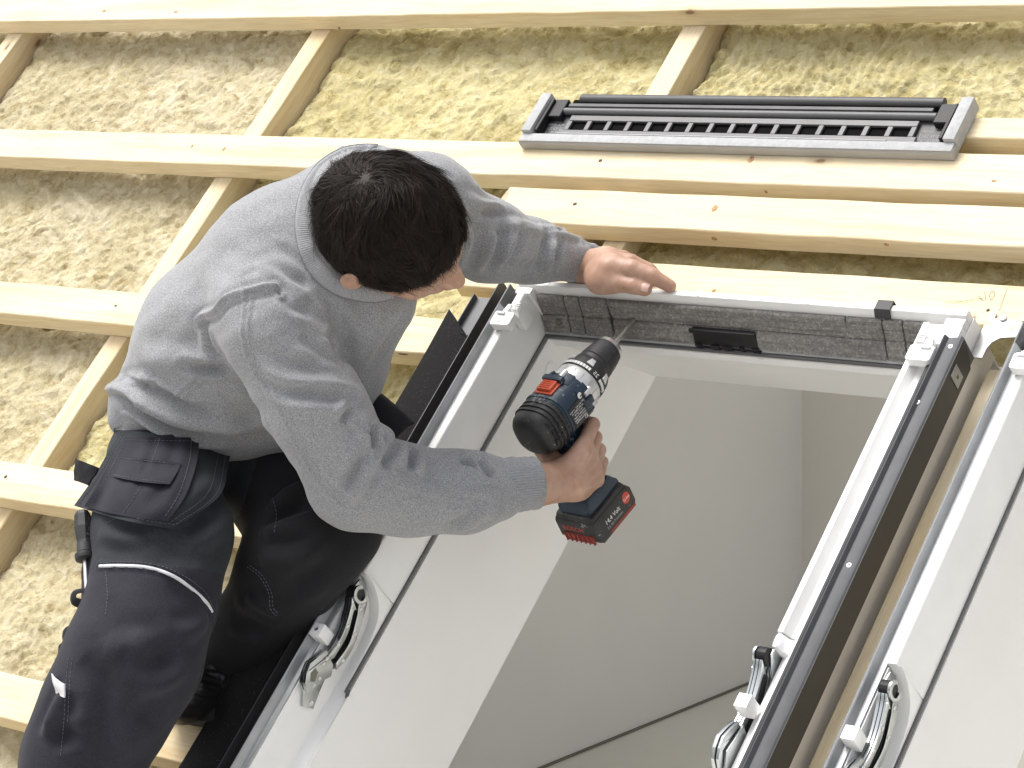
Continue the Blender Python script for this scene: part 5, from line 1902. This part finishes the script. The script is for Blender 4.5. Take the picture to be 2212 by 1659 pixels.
for a0, a1, G, nn, oo in (((0.48, 0.02), (0.45, 0.98), G1, n1_, po), ((0.90, 0.03), (0.93, 0.97), G1, n1_, po), ((0.04, 0.05), (0.06, 0.97), G1, n1_, po), ((0.04, 0.05), (0.93, 0.05), G1, n1_, po), ((0.05, 0.08), (0.95, 0.08), G2, n2_, pp),
                          ((0.05, 0.92), (0.95, 0.92), G2, n2_, pp), ((0.03, 0.04), (0.03, 0.97), G0, n0_, bk), ((0.96, 0.1), (0.97, 0.96), G0, n0_, bk), ((0.90, 0.1), (0.90, 0.96), G0, n0_, bk), ((0.6, 0.96), (0.97, 0.96), G0, n0_, bk)):
    grid_line(G, nn, a0, a1, oo)
patch('hammer_loop', [PZ(164, 992, 3.50), PZ(212, 1010, 3.48), PZ(190, 1048, 3.47), PZ(157, 1036, 3.49)], TROUS, 'trouser_black_shade', 0.006, nu=10, nv=8, thick=0.004, seed=4)
# flap on the far hip, seen behind the elbow
patch('pocket_flap', [PZ(770, 868, 3.60), PZ(830, 852, 3.60), PZ(893, 910, 3.56), PZ(835, 975, 3.52)], TROUS, 'trouser_black_shade', 0.022, nu=16, nv=16, thick=0.006, seed=5)
# thigh pocket on the outer seam with loops; screwdriver sits in it
patch('ruler_pocket', [PZ(180, 1222, 3.50), PZ(213, 1200, 3.47), PZ(205, 1372, 3.42), PZ(176, 1352, 3.45)], TROUS, 'trouser_navy', 0.010, nu=10, nv=24, thick=0.004, seed=6)
for (x, y, s_) in ((170, 1290, 16), (152, 1372, 20)):
    lp = smooth_poly([PZ(x + 14, y - s_, 3.45), PZ(x - 8, y - s_ * 0.6, 3.445), PZ(x - 10, y + s_ * 0.5, 3.44), PZ(x + 12, y + s_, 3.435)], 6)
    V, F = tube(lp, 0.0075, 8, flat=0.28, up=cdir(0, 0.3, -1))
    obj('tool_loop', V, F, 'trouser_black_shade', TROUS, smooth=True, auto=50)
patch('pocket_lip', [PZ(128, 1398, 3.43), PZ(210, 1350, 3.40), PZ(200, 1385, 3.385), PZ(118, 1425, 3.42)], TROUS, 'trouser_black_shade', 0.008, nu=14, nv=6, thick=0.005, seed=8)
patch('reflective_tab', [PZ(111, 1455, 3.385), PZ(138, 1478, 3.325), PZ(138, 1507, 3.323), PZ(117, 1494, 3.375)], TROUS, 'reflective', 0.004, nu=8, nv=8, thick=0.002, wav=0.0005, seed=9)
# waist band of ribbed knit under the sweatshirt hem
ribbed_tube('hem_band', [PZ(354, 952, 3.650), PZ(360, 925, 3.655), PZ(372, 892, 3.660), PZ(388, 862, 3.665)], [0.0760, 0.0900, 0.0965, 0.090], 110, SWEAT, depth=0.0012, nlen=6)

# ------------------------------------------------------------------ shoe
sh = Field()
sh.chain([(470, 1440, 3.655, 62), (465, 1480, 3.655, 66)], 0.03)
sh.chain([(475, 1490, 3.665, 58), (400, 1502, 3.60, 52), (385, 1512, 3.585, 46)], 0.03)
lo, hi = sh.box()
Vh, Fh = mesh_sdf(sh, lo, hi, 0.004)
Vh[:, 2] = np.maximum(Vh[:, 2], 0.012)
hu = Surf(Vh, Fh)
dh = 0.002 * fbm(Vh * 30, 2)
for pts in ([(360, 1495), (400, 1510), (450, 1520), (490, 1525)], [(372, 1475), (420, 1480), (470, 1490)], [(400, 1450), (440, 1455), (480, 1465)]):
    hu.fold(dh, pts, 0.004, 0.006, taper=False)
    hu.fold(dh, pts, -0.004, 0.003, taper=False)
SHOE = obj('shoe', Vh + hu.nr * dh[:, None], Fh, 'shoe_leather', PERSON, smooth=True)
so = [PN(x, y, 0.002)[:2] for x, y in ((352, 1520), (360, 1548), (410, 1568), (470, 1572), (520, 1560), (545, 1510), (540, 1470), (500, 1450), (440, 1460), (380, 1490))]
sp_ = smooth_poly([A(*p, 0) for p in so + so[:1]], 5)[:-1]
obj('sole', *extrude([(p[0], p[1]) for p in sp_], 0.002, 0.020, 2, bev=0.003), 'rubber', SHOE, smooth=True, auto=40)
for (x, y) in ((390, 1452), (384, 1468), (398, 1440)):
    p, nn = hu.hit(x, y)
    lp = smooth_poly([p - HF * 0.006, p + nn * 0.006, p + HF * 0.010 + nn * 0.003, p + HF * 0.02], 5)
    V, F = tube(lp, 0.0013, 8)
    obj('lace', V, F, 'black_plastic', SHOE, smooth=True)
# near foot, standing on the batten below the picture edge
s2 = Field()
s2.cone((-0.228, -1.105, 0.085), (-0.225, -1.165, 0.055), 0.050, 0.050, 0.03)
s2.cone((-0.225, -1.170, 0.050), (-0.120, -1.245, 0.042), 0.048, 0.040, 0.03)
lo, hi = s2.box()
V2, F2 = mesh_sdf(s2, lo, hi, 0.005)
V2[:, 2] = np.maximum(V2[:, 2], 0.012)
SH2 = obj('shoe', V2, F2, 'shoe_leather', PERSON, smooth=True)
so2 = smooth_poly([A(x, y, 0) for x, y in ((-0.270, -1.150), (-0.250, -1.215), (-0.180, -1.262), (-0.115, -1.292), (-0.080, -1.270), (-0.088, -1.220), (-0.150, -1.170), (-0.190, -1.120), (-0.240, -1.110), (-0.270, -1.150))], 5)[:-1]
obj('sole', *extrude([(p[0], p[1]) for p in so2], 0.002, 0.020, 2, bev=0.003), 'rubber', SH2, smooth=True, auto=40)
# ------------------------------------------------------------------ hair
CR = HP(-0.005, 0, 0.010)
CRR = A(0.098, 0.077, 0.098)
hf = Field()
hf.ell(HP(-0.008, 0, 0.010), HB, (0.106, 0.0885, 0.102), 0.01)
lo, hi = hf.box()
Vc, Fc = mesh_sdf(hf, lo, hi, 0.004)
loc = (Vc - HC) @ HB.T


def hairline(l):
    """positive inside the hair region; l = (forward, right, up) in metres"""
    f, r_, u = l[..., 0], np.abs(l[..., 1]), l[..., 2]
    low = np.where(f > 0.03, -0.012 + (f - 0.03) * 0.75, np.where(f > -0.02, -0.012, -0.012 - (-0.02 - f) * 0.95))
    low = low + 0.25 * np.maximum(0, 0.05 - r_) * (f > 0.03)
    return u - low


keep = hairline(loc) > -0.004
fk = keep[Fc].all(1)
used = np.unique(Fc[fk])
mp_ = -np.ones(len(Vc), int)
mp_[used] = np.arange(len(used))
HAIR = obj('hair', Vc[used], mp_[Fc[fk]], 'scalp', PERSON, smooth=True)
# strands
NS, NSEG = 26000, 7
th = rng.uniform(0, 2 * math.pi, NS * 3)
uu = rng.uniform(-0.75, 1.0, NS * 3)
rad = np.sqrt(1 - uu * uu)
sp3 = np.stack([rad * np.cos(th), rad * np.sin(th), uu], -1)
ER = A(0.105, 0.0875, 0.101)
EC = A(-0.008, 0, 0.010)
root = EC + sp3 * ER
root = root[hairline(root) > 0.001][:NS]
NS = len(root)
wh = A(-0.064, -0.012, 0.080)                      # crown whorl
nrm = (root - EC) / (ER * ER)
nrm /= np.linalg.norm(nrm, axis=1)[:, None]
d0 = root - wh
d0 += 0.35 * np.cross(nrm, d0)                     # swirl
d0 += A(0.05, 0.012, 0.0) * np.clip((root[:, 0:1] + 0.05) / 0.1, 0, 1)
dist = np.linalg.norm(root - wh, axis=1)
cl = np.stack([perlin(root * 55 + 3), perlin(root * 55 + 33), perlin(root * 55 + 63)], -1)
cl2 = np.stack([perlin(root * 22 + 3), perlin(root * 22 + 33), perlin(root * 22 + 63)], -1)
d0 = d0 / np.linalg.norm(d0, axis=1)[:, None] + 0.50 * cl + 0.75 * cl2 + 0.12 * rng.normal(size=(NS, 3))
d0 -= nrm * (d0 * nrm).sum(1)[:, None]
d0 /= np.linalg.norm(d0, axis=1)[:, None]
ln = 0.026 + 0.022 * rng.random(NS) + 0.006 * perlin(root * 30 + 5)
ln *= np.where(hairline(root) < 0.03, 0.55, 1.0)
ln *= np.where(dist < 0.018, 0.55, 1.0)
lift = 0.03 + 0.16 * rng.random(NS) + 0.42 * np.clip(perlin(root * 42 + 9), -0.2, 1)
ln *= np.where(root[:, 0] > 0.04, 1.08, 1.0)
ln *= np.where(rng.random(NS) < 0.04, 1.35, 1.0)
pts = np.zeros((NS, NSEG + 1, 3))
pts[:, 0] = root - nrm * 0.001
p, d = root.copy(), d0 + nrm * (0.30 + lift)[:, None]
for s in range(NSEG):
    d /= np.linalg.norm(d, axis=1)[:, None]
    p = p + d * (ln / NSEG)[:, None]
    q_ = (p - EC) / ER
    k_ = np.linalg.norm(q_, axis=1)
    nn = (p - EC) / (ER * ER)
    nn /= np.linalg.norm(nn, axis=1)[:, None]
    bot = EC + q_ / k_[:, None] * ER + nn * 0.0012
    p = np.where((k_ < 1.012)[:, None], bot, p)
    pts[:, s + 1] = p
    d = d - nn * (0.10 + 0.35 * (d * nn).sum(1))[:, None] + 0.20 * cl
    if s == 3:
        d += 0.10 * rng.normal(size=(NS, 3))
W = pts @ HB + HC
tang = np.gradient(W, axis=1)
nw = (nrm @ HB)[:, None, :]
sidev = np.cross(tang, nw + 0.5 * rng.normal(size=(NS, 1, 3)))
sidev /= np.linalg.norm(sidev, axis=2)[:, :, None] + 1e-9
wd_ = 0.00042 * np.linspace(1.0, 0.22, NSEG + 1)[None, :, None]
Vl, Vr = W - sidev * wd_, W + sidev * wd_
V = np.stack([Vl, Vr], 2).reshape(-1, 3)
base = (np.arange(NS) * (NSEG + 1) * 2)[:, None] + (np.arange(NSEG) * 2)[None]
F = np.stack([base, base + 1, base + 3, base + 2], -1).reshape(-1, 4)
st = obj('strands', V, F, 'hair', HAIR, smooth=True)
st['kind'] = 'stuff'
at_ = st.data.attributes.new('tone', 'FLOAT', 'POINT')
tone_ = np.clip(0.35 + 0.3 * perlin(root * 40) + 0.25 * rng.normal(size=NS), 0, 1)
at_.data.foreach_set('value', np.repeat(tone_, (NSEG + 1) * 2).astype(np.float32))
# eyebrow and stubble hint: short strands on the right brow
br = []
for k in range(140):
    t = rng.random()
    p0 = HP(0.090 - 0.030 * t, 0.012 + 0.036 * t, 0.006 + 0.004 * rng.normal())
    p0 = p0 + HF * 0.003
    br.append(tube([p0, p0 + HR * 0.005 + HU * 0.002 * rng.normal() + HF * 0.0015, p0 + HR * 0.010 - HF * 0.002], [0.0004, 0.0004, 0.0001], 3))
V, F = merge(*br)
eb = obj('eyebrow', V, F, 'scalp', PERSON)

# ------------------------------------------------------------------ cordless drill
DR = thing('cordless_drill', 'dark blue cordless drill with orange switch and black battery in the man\'s hand', 'drill', tuple(DREAR))
DR.scale = (DK, DK, DK)
DLK = DL / DK / DFK


def dl(name, t0, prof, mat, parent=None, sides=40, sq=0.0, off=(0, 0)):
    V, F = lathe(DP(t0, off[0], off[1]), DF, prof, sides, x=-DH, sq=sq)
    return obj(name, V, F, mat, parent or DR, smooth=True, auto=35)


def db(name, f0, f1, h0, h1, s0, s1, mat, parent=None, bev=0.002, seg=2):
    V, F = box(f0, f1, h0, h1, s0, s1, bev, seg)
    V, F = xform((V, F), DREAR, DF, DH, DS)
    return obj(name, V, F, mat, parent or DR, smooth=True, auto=35)


def dext(name, poly, s0, s1, mat, parent=None, bev=0.002):
    """polygon in (f, h) extruded across the drill"""
    V, F = extrude(poly, s0, s1, 2, bev=bev)
    V, F = xform((V, F), DREAR, DF, DH, DS)
    return obj(name, V, F, mat, parent or DR, smooth=True, auto=35)


rear = dl('motor_cap', 0.0, [(-0.004, 0.012), (-0.0025, 0.022), (0.002, 0.029), (0.009, 0.0325), (0.020, 0.0340), (0.046, 0.0345), (0.048, 0.0335)], 'drill_black', sq=0.10)
for t in (0.020, 0.029, 0.038):
    dl('cap_ridge', t, [(0, 0.0342), (0.0012, 0.0362), (0.004, 0.0362), (0.0052, 0.0342)], 'drill_black', rear, sq=0.10)
for i in range(5):
    for j in range(3):
        a = math.radians(60 + 24 * j)
        c_ = DP(0.014 + 0.0072 * i, -0.0352 * math.cos(a), 0.0352 * math.sin(a))
        V, F = box(-0.0022, 0.0022, -0.0055, 0.0055, -0.001, 0.0012, 0.0004)
        rd = -DH * math.cos(a) + DS * math.sin(a)
        V, F = xform((V, F), c_, DF, np.cross(rd, DF), rd)
        obj('vent_slot', V, F, 'black_plastic', rear)
obj('cap_hole', *lathe(DP(0.006, -0.0305, 0.002), -DH * 0.9 - DF * 0.4, [(0, 0.0035), (0.0005, 0.0032), (-0.001, 0.0015)], 12), 'seam_dark', rear)
hs_ = dl('housing', 0.0475, [(0, 0.0338), (0.004, 0.0348), (0.020, 0.0350), (0.046, 0.0352), (0.056, 0.0352), (0.060, 0.0335)], 'drill_blue', sq=0.14)
dl('housing_band', 0.050, [(0, 0.0345), (0.001, 0.0362), (0.005, 0.0362), (0.006, 0.0345)], 'drill_blue', hs_, sq=0.14)
# ribs where the housing holds the gearbox
for a in (-62, -28, 28, 62, 95, 130):
    ar = math.radians(a)
    rd = -DH * math.cos(ar) + DS * math.sin(ar)
    V, F = box(-0.010, 0.012, -0.006, 0.006, -0.003, 0.0035, 0.0015, 2)
    V, F = xform((V, F), DP(0.097, 0, 0) + rd * 0.0355, DF, np.cross(rd, DF), rd)
    obj('housing_rib', V, F, 'drill_blue', hs_, smooth=True, auto=35)
sl = db('speed_switch', 0.062, 0.083, -0.0415, -0.034, -0.0125, 0.0115, 'drill_orange', bev=0.0018)
db('switch_slot', 0.058, 0.091, -0.0368, -0.0345, -0.0155, 0.0150, 'drill_orange', bev=0.001)
for k in range(4):
    db('switch_rib', 0.0655 + 0.0042 * k, 0.0672 + 0.0042 * k, -0.0424, -0.041, -0.0095, 0.0085, 'drill_orange', sl, bev=0.0004, seg=1)
db('switch_frame', 0.0835, 0.094, -0.0430, -0.034, -0.017, 0.017, 'drill_blue', hs_, bev=0.0025)
gb_ = dl('gear_ring', 0.1065, [(0, 0.0330), (0.001, 0.0352), (0.004, 0.0358), (0.016, 0.0352), (0.024, 0.0342), (0.026, 0.033)], 'drill_silver')
for a in (-60, 8, 75):
    ar = math.radians(a)
    rd = -DH * math.cos(ar) + DS * math.sin(ar)
    V, F = lathe(DP(0.098, 0, 0) + rd * 0.0350, DF, [(0, 0.005), (0.014, 0.0052), (0.016, 0.0035)], 14)
    obj('gear_lug', V, F, 'drill_silver', gb_, smooth=True, auto=35)
for k in range(16):
    ar = 2 * math.pi * k / 16
    rd = -DH * math.cos(ar) + DS * math.sin(ar)
    V, F = box(0.0, 0.014, -0.0003, 0.0003, -0.0006, 0.0003)
    V, F = xform((V, F), DP(0.111, 0, 0) + rd * 0.0355, DF, np.cross(rd, DF), rd)
    obj('ring_groove', V, F, 'print_grey', gb_)
tq = dl('torque_collar', 0.1325, [(0, 0.0315), (0.001, 0.0342), (0.010, 0.0338), (0.022, 0.0318), (0.030, 0.0288), (0.032, 0.026)], 'drill_black')
for k in range(26):
    a = math.radians(-75 + 7.6 * k)
    if -8 < -75 + 7.6 * k - 62 < 18:
        continue
    rd = -DH * math.cos(a) + DS * math.sin(a)
    V, F = box(0.0, 0.0052, -0.0018, 0.0018, -0.0004, 0.0002)
    V, F = xform((V, F), DP(0.1352, 0, 0) + rd * 0.0342, DF, np.cross(rd, DF), rd)
    obj('scale_mark', V, F, 'print_white', tq)
for a, s_ in ((66, '25'), (-45, '20')):
    ar = math.radians(a)
    rd = -DH * math.cos(ar) + DS * math.sin(ar)
    tn = np.cross(DF, rd)
    text('scale_number', s_, 0.0095, DP(0.1385, 0, 0) + rd * 0.0345, -tn if False else tn * -1, DF, 'print_white', tq)
for a in (-70, -15, 40, 95):
    ar = math.radians(a)
    rd = -DH * math.cos(ar) + DS * math.sin(ar)
    V, F = extrude([(0.0, -0.0055), (0.014, -0.0035), (0.014, 0.0035), (0.0, 0.0055)], -0.002, 0.0022, 2, bev=0.0006)
    slant = rd * 0.97 + DF * 0.22
    slant /= np.linalg.norm(slant)
    ax = np.cross(np.cross(rd, DF), slant)
    V, F = xform((V, F), DP(0.1445, 0, 0) + rd * 0.0325, DF * 0.97 - rd * 0.24, np.cross(rd, DF), slant)
    obj('grip_notch', V, F, 'drill_silver', tq, smooth=True, auto=35)
ch = dl('chuck', 0.164, [(0, 0.022), (0.001, 0.0255), (0.008, 0.0258), (0.0095, 0.0245), (0.011, 0.0255), (0.030, 0.0235), (0.046, 0.0205), (0.047, 0.019)], 'drill_black')
for k in range(10):
    ar = 2 * math.pi * k / 10
    rd = -DH * math.cos(ar) + DS * math.sin(ar)
    V, F = box(0.0, 0.026, -0.0018, 0.0018, -0.001, 0.0006, 0.0004)
    ax = DF - rd * 0.135
    ax /= np.linalg.norm(ax)
    V, F = xform((V, F), DP(0.179, 0, 0) + rd * 0.0247, ax, np.cross(rd, ax), rd)
    obj('chuck_flute', V, F, 'rubber', ch)
dl('chuck_nose', 0.2105, [(0, 0.0190), (0.001, 0.0200), (0.007, 0.0192), (0.0095, 0.0165), (0.010, 0.008)], 'steel')
bt = dl('bit', 0.2195, [(0, 0.0038), (DLK - 0.2195 - 0.010, 0.0037), (DLK - 0.2195 - 0.006, 0.0032), (DLK - 0.2195 + 0.003, 0.0028)], 'steel', sides=14)
# grip, trigger and battery
gp = dext('grip', [(0.050, 0.022), (0.090, 0.022), (0.088, 0.040), (0.083, 0.060), (0.078, 0.100), (0.076, 0.128), (0.040, 0.128), (0.038, 0.090), (0.040, 0.055), (0.042, 0.035)], -0.0155, 0.0155, 'drill_blue', bev=0.009)
dext('trigger', [(0.086, 0.040), (0.098, 0.040), (0.097, 0.052), (0.093, 0.066), (0.082, 0.066)], -0.009, 0.009, 'drill_black', bev=0.003)
ft = dext('foot', [(0.024, 0.122), (0.080, 0.122), (0.094, 0.138), (0.098, 0.152), (0.010, 0.152), (0.014, 0.136)], -0.030, 0.030, 'drill_blue', bev=0.009)
bat = dext('battery', [(0.006, 0.1525), (0.096, 0.1525), (0.103, 0.160), (0.103, 0.184), (0.096, 0.193), (0.010, 0.193), (0.003, 0.186), (0.003, 0.160)], -0.0365, 0.0365, 'drill_black', bev=0.005)
dext('battery_shoulder', [(0.008, 0.147), (0.094, 0.145), (0.099, 0.158), (0.005, 0.160)], -0.0345, 0.0345, 'drill_black', bat, bev=0.006)
# red louvres on the rear face of the battery, red strip on its side
db('louvre_panel', 0.0018, 0.0035, 0.1765, 0.1905, -0.027, 0.027, 'drill_red', bat, bev=0.0005, seg=1)
for k in range(7):
    s_ = -0.0245 + 0.0082 * k
    db('louvre', -0.0005, 0.0020, 0.1770, 0.1910, s_ - 0.0009, s_ + 0.0009, 'drill_red', bat, bev=0.0004, seg=1)
db('side_strip', 0.030, 0.097, 0.1850, 0.1900, 0.0364, 0.0371, 'drill_red', bat, bev=0.0003, seg=1)
text('lettering', 'BOSCH', 0.0115, DP(0.0027, 0.1685, -0.006), DS, -DH, 'print_red', bat)
text('lettering', '14,4 Volt', 0.0105, DP(0.046, 0.1695, 0.0368), DF, -DH, 'print_white', bat)
text('lettering', '2,6 Ah Premium', 0.0062, DP(0.047, 0.1785, 0.0368), DF, -DH, 'print_grey', bat)
V, F = lathe(DP(0.085, 0.167, 0.0364), DS, [(0, 0.0088), (0.0005, 0.0086), (0.0006, 0.0)], 24)
bd = obj('badge', V, F, 'print_red', bat, smooth=True, auto=30)
text('lettering', 'Li-Ion', 0.0064, DP(0.085, 0.1675, 0.0371), DF, -DH, 'print_white', bd)
# rating plate on the right of the housing
rl_ = db('rating_plate', 0.056, 0.093, -0.012, 0.020, 0.0352, 0.0362, 'drill_black', hs_, bev=0.0008, seg=1)
for k, t in enumerate(('14,4V ==   3 601 H61 T00', 'n0  0-380/0-1700 min', 'Ø max. 13 mm', 'Made in Switzerland', 'Robert Bosch GmbH', 'D-70745 Leinfelden')):
    text('lettering', t, 0.0034, DP(0.0735, -0.006 + 0.0038 * k, 0.0364), DF, -DH, 'print_white', rl_)
text('lettering', 'CE', 0.0062, DP(0.084, 0.0175, 0.0364), DF, -DH, 'print_white', rl_)
V, F = lathe(DP(0.0885, -0.0150, 0.0358), DS, [(0, 0.0046), (0.0004, 0.0045), (0.0005, 0.0)], 20)
obj('round_mark', V, F, 'print_white', hs_, smooth=True, auto=30)

for o in DR.children_recursive:                     # shorten the drill along its axis
    c_ = np.zeros(len(o.data.vertices) * 3, np.float32)
    o.data.vertices.foreach_get('co', c_)
    c_ = c_.reshape(-1, 3)
    c_ = c_ + np.outer(c_ @ DF, DF) * (DFK - 1)
    o.data.vertices.foreach_set('co', c_.astype(np.float32).ravel())
    o.data.update()

# ------------------------------------------------------------------ screwdriver in the thigh pocket
SD = thing('screwdriver', 'black faceted screwdriver handle sticking out of the thigh pocket', 'screwdriver', tuple(PZ(184, 1220, 3.47)))
a_, b_ = PZ(178, 1104, 3.515), PZ(184, 1212, 3.475)
ax = (b_ - a_) / np.linalg.norm(b_ - a_)
L0 = np.linalg.norm(b_ - a_)
V, F = lathe(a_, ax, [(0, 0.006), (0.002, 0.0095), (0.008, 0.0122), (L0 * 0.35, 0.0132), (L0 * 0.62, 0.0105), (L0 * 0.86, 0.0105), (L0 * 0.88, 0.012)], 8)
hd = obj('handle', V, F, 'drill_black', SD)
V, F = lathe(a_, ax, [(L0 * 0.66, 0.0108), (L0 * 0.84, 0.0112)], 30)
V = np.array(V)
obj('knurl', V, F, 'rubber', hd)
V, F = lathe(a_, ax, [(L0 * 0.86, 0.010), (L0 * 0.87, 0.0142), (L0 * 0.92, 0.0145), (L0 * 0.97, 0.0135), (L0 * 0.99, 0.009)], 20)
obj('collar', V, F, 'drill_black', hd, smooth=True, auto=40)
V, F = lathe(b_, ax, [(-0.004, 0.0034), (0.075, 0.0034)], 12)
obj('blade', V, F, 'steel', SD, smooth=True, auto=40)
